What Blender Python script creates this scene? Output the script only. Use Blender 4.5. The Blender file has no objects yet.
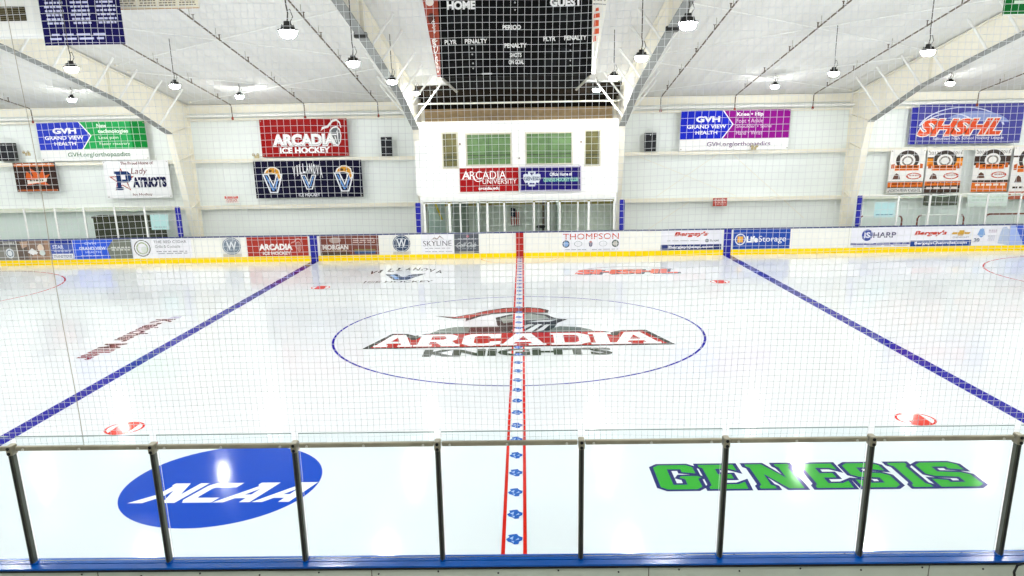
import bpy, math, random
from mathutils import Matrix, Vector
from mathutils.geometry import tessellate_polygon
rnd = random.Random(7)
sc = bpy.context.scene
C = sc.collection
PI = math.pi

# ------------------------------------------------------------------ materials
def lin(h):
    h = h.lstrip('#')
    r = [int(h[i:i + 2], 16) / 255 for i in (0, 2, 4)]
    return tuple((c / 12.92 if c <= .04045 else ((c + .055) / 1.055) ** 2.4) for c in r) + (1,)
_m = {}
def mat(h, rough=.55, metal=0.0, emit=0.0, spec=.35, vary=.06, scale=6.0, bump=0.0):
    k = (h, rough, metal, emit, spec, vary, scale, bump)
    if k in _m: return _m[k]
    m = bpy.data.materials.new('paint_' + h.lstrip('#')); m.use_nodes = True
    nt = m.node_tree; N = nt.nodes; L = nt.links
    b = N['Principled BSDF']
    tc = N.new('ShaderNodeTexCoord'); no = N.new('ShaderNodeTexNoise'); no.inputs['Scale'].default_value = scale; no.inputs['Detail'].default_value = 3
    L.new(tc.outputs['Object'], no.inputs['Vector'])
    mr = N.new('ShaderNodeMapRange'); mr.inputs['To Min'].default_value = max(.02, rough - .08); mr.inputs['To Max'].default_value = min(1, rough + .08)
    L.new(no.outputs['Fac'], mr.inputs['Value']); L.new(mr.outputs['Result'], b.inputs['Roughness'])
    c = lin(h)
    rp = N.new('ShaderNodeValToRGB')
    rp.color_ramp.elements[0].color = tuple(x * (1 - vary) for x in c[:3]) + (1,); rp.color_ramp.elements[0].position = .3
    rp.color_ramp.elements[1].color = c; rp.color_ramp.elements[1].position = .6
    L.new(no.outputs['Fac'], rp.inputs['Fac']); L.new(rp.outputs['Color'], b.inputs['Base Color'])
    b.inputs['Metallic'].default_value = metal
    b.inputs['Specular IOR Level'].default_value = spec
    if emit:
        b.inputs['Emission Color'].default_value = c; b.inputs['Emission Strength'].default_value = emit
    if bump:
        bp = N.new('ShaderNodeBump'); bp.inputs['Strength'].default_value = bump
        L.new(no.outputs['Fac'], bp.inputs['Height']); L.new(bp.outputs['Normal'], b.inputs['Normal'])
    _m[k] = m
    return m

def glass_mat(name, tint, gloss_min=.03):
    m = bpy.data.materials.new(name); m.use_nodes = True
    nt = m.node_tree; N = nt.nodes; L = nt.links
    N.remove(N['Principled BSDF'])
    out = N['Material Output']
    tr = N.new('ShaderNodeBsdfTransparent'); tr.inputs['Color'].default_value = (*tint, 1)
    gl = N.new('ShaderNodeBsdfGlossy'); gl.inputs['Roughness'].default_value = .02
    fr = N.new('ShaderNodeFresnel'); fr.inputs['IOR'].default_value = 1.16
    mx = N.new('ShaderNodeMixShader')
    L.new(fr.outputs['Fac'], mx.inputs['Fac']); L.new(tr.outputs['BSDF'], mx.inputs[1]); L.new(gl.outputs['BSDF'], mx.inputs[2])
    L.new(mx.outputs['Shader'], out.inputs['Surface'])
    return m

def ribbed(name, h, axis, per, strength, rough=.5, vary=.04, stretch=(1, 1, 1)):
    m = bpy.data.materials.new(name); m.use_nodes = True
    nt = m.node_tree; N = nt.nodes; L = nt.links
    b = N['Principled BSDF']; b.inputs['Roughness'].default_value = rough; b.inputs['Specular IOR Level'].default_value = .3
    tc = N.new('ShaderNodeTexCoord'); wv = N.new('ShaderNodeTexWave'); wv.wave_type = 'BANDS'; wv.bands_direction = axis; wv.wave_profile = 'SIN'
    wv.inputs['Scale'].default_value = PI / (10 * per) * 2
    L.new(tc.outputs['Object'], wv.inputs['Vector'])
    mp = N.new('ShaderNodeMapping'); mp.inputs['Scale'].default_value = stretch
    L.new(tc.outputs['Object'], mp.inputs['Vector'])
    no = N.new('ShaderNodeTexNoise'); no.inputs['Scale'].default_value = 1.2; no.inputs['Detail'].default_value = 4
    L.new(mp.outputs['Vector'], no.inputs['Vector'])
    c = lin(h); rp = N.new('ShaderNodeValToRGB')
    rp.color_ramp.elements[0].color = tuple(x * (1 - vary) for x in c[:3]) + (1,); rp.color_ramp.elements[0].position = .3
    rp.color_ramp.elements[1].color = c; rp.color_ramp.elements[1].position = .65
    L.new(no.outputs['Fac'], rp.inputs['Fac']); L.new(rp.outputs['Color'], b.inputs['Base Color'])
    pw = N.new('ShaderNodeMath'); pw.operation = 'POWER'; pw.inputs[1].default_value = 12
    L.new(wv.outputs['Fac'], pw.inputs[0])
    ad = N.new('ShaderNodeMath'); ad.operation = 'ADD'
    L.new(pw.outputs[0], ad.inputs[0]); L.new(no.outputs['Fac'], ad.inputs[1])
    bp = N.new('ShaderNodeBump'); bp.inputs['Strength'].default_value = strength; bp.inputs['Distance'].default_value = .03
    L.new(ad.outputs[0], bp.inputs['Height']); L.new(bp.outputs['Normal'], b.inputs['Normal'])
    return m

ICE_R = .10
def ice(h): return mat(h, rough=ICE_R, spec=.06, vary=.015, scale=1.7)
M_ICE = mat('#EAEEF2', rough=ICE_R, spec=.28, vary=.012, scale=1.1)
M_WALL = ribbed('wall_panel_paint', '#F3F9F6', 'X', .9, .25, .5, .03)
M_CEIL = ribbed('roof_insulation', '#E4E4DF', 'X', 1.5, .5, .95, .09, (3.0, .25, 1))
M_CEIL.node_tree.nodes['Principled BSDF'].inputs['Specular IOR Level'].default_value = .08
M_STEEL = mat('#F3EFDF', rough=.5, vary=.04)
M_WHITE = mat('#F2F3EF', rough=.5, vary=.02)
M_GALV = mat('#A9A695', rough=.4, metal=.35, vary=.15)
M_POST = mat('#5E6156', rough=.32, metal=.5, vary=.2, scale=9)
M_RAIL = mat('#A29C86', rough=.4, metal=.3, vary=.2, scale=9)
M_BLUECAP = mat('#005CBE', rough=.16, vary=.2, scale=3, spec=.5)
M_NAVYCAP = mat('#2C3A78', rough=.3)
M_YEL = mat('#FFDA00', rough=.35, vary=.02, spec=.12)
M_BOARD = mat('#F5F4EC', rough=.25, vary=.01, spec=.45)
M_BLACK = mat('#141416', rough=.5)
M_DARK = mat('#2A2A28', rough=.6)
M_PIPE = mat('#6B5F50', rough=.6, vary=.2)
M_RED = mat('#B3261C', rough=.5)
M_BLUEPAD = mat('#20249A', rough=.5)
M_GLASS = glass_mat('near_glass', (.955, .988, .988))
M_FGLASS = glass_mat('far_glass', (.94, .975, .965))
M_NET = mat('#E4E7EA', rough=.8, vary=.06)
M_LENS = mat('#FCFCFC', rough=.4, emit=395.0, vary=.0)

# ------------------------------------------------------------------ mesh builder (world coordinates)
_txt = {}
def glyphs(s, bold=0.0):
    k = (s, bold)
    if k in _txt: return _txt[k]
    cu = bpy.data.curves.new('t', 'FONT'); cu.body = s; cu.offset = bold; cu.resolution_u = 3; cu.fill_mode = 'FRONT'
    ob = bpy.data.objects.new('t', cu)
    me = bpy.data.meshes.new_from_object(ob)
    vs = [(v.co.x, v.co.y) for v in me.vertices]; fs = [tuple(p.vertices) for p in me.polygons]
    bpy.data.objects.remove(ob); bpy.data.meshes.remove(me); bpy.data.curves.remove(cu)
    xs = [v[0] for v in vs]; ys = [v[1] for v in vs]
    x0, x1, y0, y1 = min(xs), max(xs), min(ys), max(ys)
    vs = [((x - x0) / (x1 - x0 or 1), (y - y0) / (y1 - y0 or 1)) for x, y in vs]
    _txt[k] = (vs, fs)
    return _txt[k]

def offset_poly(pts, d):
    a = sum(pts[i][0] * pts[(i + 1) % len(pts)][1] - pts[(i + 1) % len(pts)][0] * pts[i][1] for i in range(len(pts)))
    s = 1 if a > 0 else -1
    out = []; n = len(pts)
    for i in range(n):
        p0, p, p1 = Vector(pts[i - 1]), Vector(pts[i]), Vector(pts[(i + 1) % n])
        e0 = (p - p0); e1 = (p1 - p)
        if e0.length < 1e-9 or e1.length < 1e-9: out.append(tuple(p)); continue
        e0.normalize(); e1.normalize()
        n0 = Vector((e0.y, -e0.x)) * s; n1 = Vector((e1.y, -e1.x)) * s
        b = n0 + n1
        if b.length < 1e-6: b = n0
        b.normalize()
        q = p + b * (d / max(.45, b.dot(n0)))
        out.append((q.x, q.y))
    return out

class MB:
    def __init__(s): s.v = []; s.f = []; s.mi = []; s.ms = []
    def _mi(s, m):
        if m not in s.ms: s.ms.append(m)
        return s.ms.index(m)
    def add(s, vs, fs, m):
        b = len(s.v); k = s._mi(m)
        s.v += [tuple(v) for v in vs]
        for f in fs: s.f.append(tuple(b + i for i in f)); s.mi.append(k)
    def box(s, x0, x1, y0, y1, z0, z1, m, bev=0.0):
        if bev:
            c = [(x0 + bev, y0), (x1 - bev, y0), (x1, y0 + bev), (x1, y1 - bev), (x1 - bev, y1), (x0 + bev, y1), (x0, y1 - bev), (x0, y0 + bev)]
            n = 8; vs = []
            for z, d in ((z0, bev), (z0 + bev, 0), (z1 - bev, 0), (z1, bev)):
                cx, cy = (x0 + x1) / 2, (y0 + y1) / 2
                for x, y in c:
                    vs.append((x + (d if x < cx else -d) * .6, y + (d if y < cy else -d) * .6, z))
            fs = [tuple(range(n))[::-1], tuple(range(3 * n, 4 * n))]
            for r in range(3):
                for i in range(n): fs.append((r * n + i, r * n + (i + 1) % n, (r + 1) * n + (i + 1) % n, (r + 1) * n + i))
            s.add(vs, fs, m); return s
        vs = [(x, y, z) for z in (z0, z1) for y in (y0, y1) for x in (x0, x1)]
        s.add(vs, [(0, 2, 3, 1), (4, 5, 7, 6), (0, 1, 5, 4), (2, 6, 7, 3), (0, 4, 6, 2), (1, 3, 7, 5)], m); return s
    def prism(s, pts, fn, d0, d1, m):
        n = len(pts); vs = [fn(p, d0) for p in pts] + [fn(p, d1) for p in pts]
        tris = tessellate_polygon([[Vector((*p, 0)) for p in pts]])
        fs = [tuple(t) for t in tris] + [tuple(n + i for i in t)[::-1] for t in tris]
        fs += [(i, (i + 1) % n, n + (i + 1) % n, n + i) for i in range(n)]
        s.add(vs, fs, m); return s
    def hexa(s, b, m):       # eight corners: four of one end, four of the other, in order
        s.add(b, [(0, 1, 2, 3)[::-1], (4, 5, 6, 7), (0, 1, 5, 4), (1, 2, 6, 5), (2, 3, 7, 6), (3, 0, 4, 7)], m); return s
    def tube(s, pts, r, m, n=8, closed=False):
        pts = [Vector(p) for p in pts]; k = len(pts); vs = []
        for i, p in enumerate(pts):
            a = pts[i - 1] if (i or closed) else p; b = pts[(i + 1) % k] if (i < k - 1 or closed) else p
            t = (b - a).normalized()
            up = Vector((0, 0, 1)) if abs(t.z) < .9 else Vector((0, 1, 0))
            u = t.cross(up).normalized(); w = t.cross(u)
            rr = r[i] if isinstance(r, (list, tuple)) else r
            vs += [p + u * (rr * math.cos(2 * PI * j / n)) + w * (rr * math.sin(2 * PI * j / n)) for j in range(n)]
        fs = []
        for i in range(k if closed else k - 1):
            q = (i + 1) % k
            for j in range(n): fs.append((i * n + j, i * n + (j + 1) % n, q * n + (j + 1) % n, q * n + j))
        if not closed: fs += [tuple(range(n))[::-1], tuple(range((k - 1) * n, k * n))]
        s.add(vs, fs, m); return s
    def lathe(s, c, prof, m, n=20):
        vs = []
        for r, z in prof:
            vs += [(c[0] + r * math.cos(2 * PI * j / n), c[1] + r * math.sin(2 * PI * j / n), c[2] + z) for j in range(n)]
        k = len(prof); fs = []
        for i in range(k - 1):
            for j in range(n): fs.append((i * n + j, i * n + (j + 1) % n, (i + 1) * n + (j + 1) % n, (i + 1) * n + j))
        fs += [tuple(range(n))[::-1], tuple(range((k - 1) * n, k * n))]
        s.add(vs, fs, m); return s
    def flat(s, polys, fn, m):      # filled outline with holes, fn maps (a, b) -> xyz
        pts = [p for poly in polys for p in poly]
        tris = tessellate_polygon([[Vector((*p, 0)) for p in poly] for poly in polys])
        out = []
        for t in tris:
            a, b, c = (pts[i] for i in t)
            cr = (b[0] - a[0]) * (c[1] - a[1]) - (b[1] - a[1]) * (c[0] - a[0])
            if abs(cr) < 1e-12: continue
            out.append(tuple(t) if cr > 0 else tuple(t)[::-1])
        s.add([fn(p) for p in pts], out, m); return s
    def text(s, t, fn, m, bold=0.0, shear=0.0):
        vs, fs = glyphs(t, bold)
        s.add([fn((x + shear * (y - .5), y)) for x, y in vs], fs, m); return s
    def build(s, name, parent=None, loc=None, smooth=False):
        o = parent.matrix_world.translation if False else (Vector(parent['_at']) if parent is not None else Vector(loc or (0, 0, 0)))
        me = bpy.data.meshes.new(name)
        me.from_pydata([(x - o.x, y - o.y, z - o.z) for x, y, z in s.v], [], s.f)
        for m in s.ms: me.materials.append(m)
        me.polygons.foreach_set('material_index', s.mi)
        if smooth: me.polygons.foreach_set('use_smooth', [True] * len(s.f))
        me.update()
        ob = bpy.data.objects.new(name, me); C.objects.link(ob)
        ob['_at'] = tuple(o)
        if parent is not None: ob.parent = parent
        else: ob.location = o
        return ob

def tag(o, label=None, cat=None, group=None, kind='thing'):
    if label: o['label'] = label
    if cat: o['category'] = cat
    if group: o['group'] = group
    if kind: o['kind'] = kind
    return o
def thing(name, label, cat, loc=(0, 0, 0), group=None):
    o = bpy.data.objects.new(name, None); C.objects.link(o); o.location = loc; o['_at'] = tuple(loc); o.empty_display_size = .2
    return tag(o, label, cat, group)
def dup(root, loc, label=None, group=None):
    r = root.copy(); C.objects.link(r); r.location = loc; r['_at'] = tuple(loc)
    if label: r['label'] = label
    if group: r['group'] = group
    for ch in list(root.children):
        c = ch.copy(); C.objects.link(c); c.parent = r
        for g in list(ch.children):
            d = g.copy(); C.objects.link(d); d.parent = c
    return r
def struct(mb, name, label=None, cat=None, loc=None):
    return tag(mb.build(name, loc=loc), label, cat, None, 'structure')

XZ = lambda y: (lambda p: (p[0], y, p[1]))
def ell(cx, cy, rx, ry, n=36, a0=0, a1=2 * PI): return [(cx + rx * math.cos(a0 + (a1 - a0) * i / n), cy + ry * math.sin(a0 + (a1 - a0) * i / n)) for i in range(n if abs(a1 - a0 - 2 * PI) < 1e-6 else n + 1)]
def arcband(cx, cy, rx, ry, t, a0, a1, n=20):
    o = ell(cx, cy, rx, ry, n, a0, a1); i = ell(cx, cy, rx - t, ry - t, n, a0, a1)
    return o + i[::-1]
RIDGE = -7.0
ROOF = lambda y: 6.33 + .158 * (15.5 - RIDGE - abs(y - RIDGE))

# ------------------------------------------------------------------ the hall
mb = MB(); mb.box(-34, 34, -24, 16.5, -.3, -.03, mat('#9A9A94', rough=.7, bump=.1)); struct(mb, 'ground', 'grey concrete slab under the rink', 'floor')
mb = MB(); mb.box(-33, 33, 15.5, 15.7, -.05, 6.5, M_WALL)
struct(mb, 'wall_back', 'off-white panelled long wall behind the far boards', 'wall')
for sx, nm in ((-1, 'left'), (1, 'right')):
    mb = MB(); mb.prism([(-24, -.05), (15.6, -.05), (15.6, 6.4), (RIDGE, ROOF(RIDGE) + .05), (-24, ROOF(-24) + .05)], lambda p, d: (d, p[0], p[1]), sx * 33 - .1, sx * 33 + .1, M_WALL); struct(mb, 'wall_' + nm, 'off-white end wall of the rink hall', 'wall')
mb = MB(); mb.box(-33, 33, -24.2, -24, -.05, 7.25, M_WALL); struct(mb, 'wall_front', 'off-white wall behind the spectators', 'wall')
mb = MB()
for (ya, yb) in ((-24.2, RIDGE), (RIDGE, 15.7)):
    za, zb = ROOF(ya), ROOF(yb)
    mb.hexa([(-33.2, ya, za), (33.2, ya, za), (33.2, ya, za + .12), (-33.2, ya, za + .12), (-33.2, yb, zb), (33.2, yb, zb), (33.2, yb, zb + .12), (-33.2, yb, zb + .12)], M_CEIL)
struct(mb, 'ceiling', 'white insulated sloping roof lining', 'ceiling')
# eave strut, girts and pipe run along the far wall, broken at the frames
FX = (-24.0, -14.05, -4.1, 4.15, 14.0, 24.0)
bays = [(-32.9, FX[0])] + list(zip(FX[:-1], FX[1:])) + [(FX[-1], 32.9)]
mb = MB()
for a, b in bays:
    mb.box(a + .1, b - .1, 15.28, 15.5, 6.0, 6.34, M_STEEL)
struct(mb, 'trim_1', 'cream eave beam where roof meets far wall', 'beam')
for k, z in ((2, 4.04), (3, 2.08)):
    mb = MB()
    for a, b in bays:
        if a == -4.1 : continue
        mb.box(a + .1, b - .1, 15.22, 15.5, z + .05, z + .075, M_STEEL)
        mb.box(a + .1, b - .1, 15.22, 15.245, z - .08, z + .05, M_STEEL)
    struct(mb, f'trim_{k}', 'cream ledge girt along the far wall', 'beam')
mb = MB()
mb.tube([(-32.8, 15.1, 5.88), (-4.3, 15.1, 5.88)], .055, M_WHITE, 10); mb.tube([(4.3, 15.1, 5.88), (32.8, 15.1, 5.88)], .055, M_WHITE, 10)
mb.box(-32.8, -4.4, 15.22, 15.5, 5.68, 5.78, M_STEEL); mb.box(4.4, 32.8, 15.22, 15.5, 5.68, 5.78, M_STEEL)
struct(mb, 'trim_4', 'white pipe run under the eave of the far wall', 'pipe')
# bay over the press box, its shade painted into tan wall and dark lining
mb = MB(); mb.box(-3.95, 4.0, 15.3, 15.48, 5.3, 6.35, mat('#B79D74', rough=.8, vary=.2)); struct(mb, 'trim_5', 'far wall above the press box, shade painted tan', 'wall panel')
mb = MB(); BR_SHADE = mat('#1E1811', rough=.9, vary=.3, spec=.1)
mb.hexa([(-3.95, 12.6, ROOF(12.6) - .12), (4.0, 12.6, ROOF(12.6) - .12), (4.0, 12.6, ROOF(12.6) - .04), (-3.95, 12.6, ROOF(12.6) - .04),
         (-3.95, 15.3, ROOF(15.3) - .12), (4.0, 15.3, ROOF(15.3) - .12), (4.0, 15.3, ROOF(15.3) - .04), (-3.95, 15.3, ROOF(15.3) - .04)], BR_SHADE)
for y in (12.9, 13.5, 14.1, 14.7): mb.box(-3.95, 4.0, y, y + .06, ROOF(y) - .34, ROOF(y) - .1, BR_SHADE)
mb.box(-3.95, 4.0, 15.2, 15.3, 6.0, 6.3, BR_SHADE)
struct(mb, 'trim_6', 'roof lining and purlins over the press box, shade painted dark brown', 'ceiling panel')
mb = MB(); mb.tube([(-3.95, 13.3, 6.12), (4.0, 13.3, 6.12)], .035, M_STEEL, 8); struct(mb, 'trim_7', 'pale pipe crossing below the darkened roof lining', 'pipe')

# steel portal frames: tapered column, tapered rafter, flange braces
BOT = [(13.4, 5.17), (9.6, 6.25), (6.4, 6.86), (3.5, 7.38), (0, 7.93), (RIDGE, 8.95)]
frame_words = {-24.0: None, -14.05: 'cream steel portal frame left of the red and navy hockey banners', -4.1: 'cream steel portal frame at the left side of the press box',
               4.15: 'cream steel portal frame at the right side of the press box', 14.0: 'cream steel portal frame left of the orange championship banners', 24.0: None}
for fx in FX[1:-1]:
    root = tag(thing('steel_frame', frame_words[fx], 'steel frame', (fx, 15.0, 0), 'steel roof frames'), kind='structure')
    yz = lambda p, x: (x, p[0], p[1])
    mb = MB()
    mb.prism([(15.28, 0), (15.28, 6.2), (13.4, 5.17), (14.88, 0)], yz, fx - .012, fx + .012, M_STEEL)
    fl = lambda a, b, w=.13, t=.03, off=(0, 0): mb.hexa([(fx - w, a[0], a[1]), (fx + w, a[0], a[1]), (fx + w, a[0] + off[0], a[1] + off[1]), (fx - w, a[0] + off[0], a[1] + off[1]),
                                          (fx - w, b[0], b[1]), (fx + w, b[0], b[1]), (fx + w, b[0] + off[0], b[1] + off[1]), (fx - w, b[0] + off[0], b[1] + off[1])], M_STEEL)
    fl((15.28, 0), (15.28, 6.25), off=(-.03, 0)); fl((14.88, 0), (13.4, 5.17), off=(-.03, 0))
    for z, y0 in ((5.17, 13.4), (4.05, 13.72), (2.08, 14.28)): mb.hexa([(fx - .12, y0, z), (fx + .12, y0, z), (fx + .12, y0, z + .02), (fx - .12, y0, z + .02), (fx - .12, 15.28, z + .3), (fx + .12, 15.28, z + .3), (fx + .12, 15.28, z + .32), (fx - .12, 15.28, z + .32)], M_STEEL)
    mb.build('column', root)
    mb = MB()
    top = [(y, ROOF(y) - .05) for y, _ in BOT]
    mb.prism([(15.28, 6.2)] + [(13.4, 5.17)] + BOT[1:] + [(RIDGE, ROOF(RIDGE) - .05)] + [(15.28, ROOF(15.28) - .05)], yz, fx - .012, fx + .012, M_STEEL)
    mb.prism([(RIDGE, 8.95), (RIDGE, ROOF(RIDGE) - .05), (-23.9, ROOF(-23.9) - .05), (-23.9, 6.2)], yz, fx - .012, fx + .012, M_STEEL)
    fl((15.28, ROOF(15.28) - .08), (RIDGE, ROOF(RIDGE) - .08), off=(0, .03))
    fl((-23.9, ROOF(-23.9) - .08), (RIDGE, ROOF(RIDGE) - .08), off=(0, .03))
    for y in (3.1, 9.0):
        zb = 7.43 if y < 4 else 6.36
        mb.box(fx - .11, fx + .11, y - .015, y + .015, zb, ROOF(y) - .08, M_STEEL)
    mb.build('rafter', root)
    mb = MB(); FLANGE_SHADE = mat('#8C8F8C', rough=.5)  # grey puts the shade under the rafter into the flange colour
    for a, b in zip(BOT[:-1], BOT[1:]):
        mb.hexa([(fx - .13, a[0], a[1] - .03), (fx + .13, a[0], a[1] - .03), (fx + .13, a[0], a[1]), (fx - .13, a[0], a[1]), (fx - .13, b[0], b[1] - .03), (fx + .13, b[0], b[1] - .03), (fx + .13, b[0], b[1]), (fx - .13, b[0], b[1])], FLANGE_SHADE)
    mb.hexa([(fx - .13, -23.9, 6.17), (fx + .13, -23.9, 6.17), (fx + .13, -23.9, 6.2), (fx - .13, -23.9, 6.2), (fx - .13, RIDGE, 8.92), (fx + .13, RIDGE, 8.92), (fx + .13, RIDGE, 8.95), (fx - .13, RIDGE, 8.95)], FLANGE_SHADE)
    o = mb.build('bottom_flange', root); o['label'] = 'underside flange, shade painted grey'
    def zbot(y):
        for a, b in zip(BOT[:-1], BOT[1:]):
            if b[0] <= y <= a[0]: return a[1] + (b[1] - a[1]) * (a[0] - y) / (a[0] - b[0])
    for y in (4.2, 5.7, 8.0, 9.5, 11.0, 12.4):
        for s in (-1, 1):
            mb = MB(); mb.tube([(fx + s * .1, y, zbot(y) + .03), (fx + s * (ROOF(y) - zbot(y)) * .85, y, ROOF(y) - .03)], .038, M_WHITE, 6); mb.build('brace', root)
    if abs(fx) < 5:
        mb = MB(); mb.box(fx - .17, fx + .17, 3.0, 3.2, 7.33, 7.47, M_DARK, .02); o = mb.build('beam_clamp', root); o['label'] = 'dark clamp on the flange'
# cross bracing under the roof and on the wall
def rod(a, b, label, r=.018):
    mb = MB(); mb.tube([a, b], r, M_WHITE, 6)
    n = Vector(b) - Vector(a)
    for p, q in ((Vector(a), Vector(a) + n * .012), (Vector(b), Vector(b) - n * .012)): mb.tube([p, q], r * 2.2, M_STEEL, 6)
    tag(mb.build('bracing_rod', loc=a), label, 'bracing rod', 'bracing rods', 'structure')
rp = lambda x, y: (x, y, ROOF(y) - .06)
for s in (-1, 1):
    w = 'left' if s < 0 else 'right'
    for (xa, ya), (xb, yb) in (((4.5, 3.6), (13.6, 8.8)), ((4.5, 8.8), (13.6, 3.6)), ((4.5, 9.6), (13.6, 14.6)), ((4.5, 14.6), (13.6, 9.6))):
        rod(rp(s * xa, ya), rp(s * xb, yb), f'thin white bracing rod crossing under the roof of the {w} bay')
for xa, za, xb, zb in ((5.2, 3.9, 9.4, 2.2), (10.9, 5.6, 5.9, 2.2), (9.2, 3.9, 12.4, 1.2), (7.4, 2.0, 5.6, .8)):
    mb = MB(); mb.tube([(xa, 15.45, za), (xb, 15.45, zb)], .011, M_STEEL, 6); tag(mb.build('bracing_rod', loc=(xa, 15.45, za)), 'thin grey bracing rod running slantwise over the far wall', 'bracing rod', 'wall bracing rods', 'structure')

# ------------------------------------------------------------------ ice with its painted marks
mb = MB()
CR = 8.5; HX = 30.48; HY = 12.954
def rink_outline(d, n=10):
    p = []
    for cx, cy, a in ((HX - CR, -HY + CR, -PI / 2), (HX - CR, HY - CR, 0), (-HX + CR, HY - CR, PI / 2), (-HX + CR, -HY + CR, PI)):
        for i in range(n + 1):
            t = a + PI / 2 * i / n; p.append((cx + (CR + d) * math.cos(t), cy + (CR + d) * math.sin(t)))
    return p
mb.prism(rink_outline(.0), lambda p, z: (p[0], p[1], z), -.03, 0, M_ICE)
floor = struct(mb, 'floor', 'glossy white ice sheet with painted hockey lines', 'ice')
_lz = [0.0012]
def XY(z): return lambda p: (p[0], p[1], z)
def ice_part(name, items, label=None, parent=None, z=None):
    """items: (polys, colour); one painted part, later items lie over earlier ones"""
    mb = MB()
    z = z or .0012
    for k, (polys, col) in enumerate(items): mb.flat(polys, XY(z + k * .0006), ice(col))
    o = mb.build(name, parent or floor)
    if label: o['label'] = label
    return o
def bar(x0, x1, y0, y1): return [[(x0, y0), (x1, y0), (x1, y1), (x0, y1)]]
BLUE = '#0D0594'
ice_part('blue_line', [(bar(-8.63, -8.33, -HY, HY), BLUE)], 'blue line on the left')
ice_part('blue_line', [(bar(8.33, 8.63, -HY, HY), BLUE)], 'blue line on the right')
R = 4.572
ice_part('centre_circle', [([ell(0, 0, R + .03, R + .03, 128), ell(0, 0, R - .03, R - .03, 128)], '#12069A')], 'thin blue centre circle')
for sx in (-1, 1):
    ex = sx * 20.75
    ice_part('faceoff_circle', [([ell(ex, 6.706 + .2, R + .03, R + .03, 96), ell(ex, 6.906, R - .03, R - .03, 96)], '#C0221C')], 'thin red end-zone circle')
    for sy in (-1, 1):
        cx, cy = sx * 6.69, sy * 6.706
        ice_part('faceoff_spot', [([ell(cx, cy, .32, .32, 40)], '#D8301C'), ([ell(cx, cy, .28, .28, 40)], '#F4F6F8'),
                                  ([[q for q in ell(cx, cy, .285, .285, 40) if abs(q[0] - cx) < .2]], '#D8301C')], 'red faceoff spot with white sides')
ice_part('crease', [([arcband(0, 12.954, 1.6, 1.45, .04, PI, 2 * PI)], '#E88A3A')], 'thin orange half circle at the far boards')
# centre line: two red stripes with a white strip full of small blue emblems
cl = ice_part('centre_line', [(bar(-.15, .15, -HY, HY), '#EAEEF2'), (bar(-.15, -.105, -HY, HY), '#D1261A'), (bar(.105, .15, -HY, HY), '#D1261A'), (bar(-.15, .15, .3, .42), '#5A1612')], 'two thin red stripes', z=.006)
y = -10.71
while y < 12.7:
    p = [(-.1, .0), (-.06, .05), (-.075, .1), (-.02, .12), (.03, .13), (.05, .08), (.1, .04), (.095, -.03), (.06, -.06), (.05, -.12), (0, -.13), (-.03, -.09), (-.075, -.06)]
    mbe = MB(); mbe.flat([[(a, y + b) for a, b in p]], XY(.0095), ice('#2E62B8'))
    for q in ([(-.06, .02), (-.01, .07), (-.02, -.02)], [(.01, -.03), (.05, .03), (.06, -.01)], [(-.04, -.04), (0, -.05), (-.01, -.1)]): mbe.flat([[(a, y + b) for a, b in q]], XY(.0101), ice('#A9C4EC'))
    o = mbe.build('emblem', cl); o['label'] = 'small blue knight emblem'
    y += .649
# letter outlines (unit cells)
LT = {
 'G': (.65, [[(.1, 0), (.55, 0), (.65, .1), (.65, .42), (.72, .46), (.65, .54), (.38, .54), (.34, .46), (.42, .4), (.42, .2), (.23, .2), (.23, .8), (.42, .8), (.42, .68), (.65, .62), (.65, .9), (.55, 1), (.1, 1), (0, .9), (0, .1)]]),
 'E': (.62, [[(0, 0), (.6, 0), (.62, .3), (.48, .2), (.27, .2), (.27, .4), (.48, .4), (.48, .6), (.27, .6), (.27, .8), (.48, .8), (.6, .7), (.6, 1), (0, 1), (0, .9), (.05, .84), (.05, .16), (0, .1)]]),
 'N': (.74, [[(0, 0), (.28, 0), (.28, .1), (.23, .16), (.23, .55), (.46, 0), (.72, 0), (.72, .84), (.76, .9), (.76, 1), (.5, 1), (.5, .9), (.54, .84), (.54, .45), (.3, 1), (0, 1), (0, .9), (.05, .84), (.05, .16), (0, .1)]]),
 'S': (.62, [[(0, 0), (.52, 0), (.62, .1), (.62, .48), (.52, .58), (.22, .62), (.22, .8), (.4, .8), (.4, .72), (.62, .66), (.62, .9), (.52, 1), (.1, 1), (0, .9), (0, .52), (.1, .42), (.4, .38), (.4, .2), (.22, .2), (.22, .28), (0, .34)]]),
 'I': (.36, [[(0, 0), (.36, 0), (.36, .1), (.3, .16), (.3, .84), (.36, .9), (.36, 1), (0, 1), (0, .9), (.06, .84), (.06, .16), (0, .1)]]),
}
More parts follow.
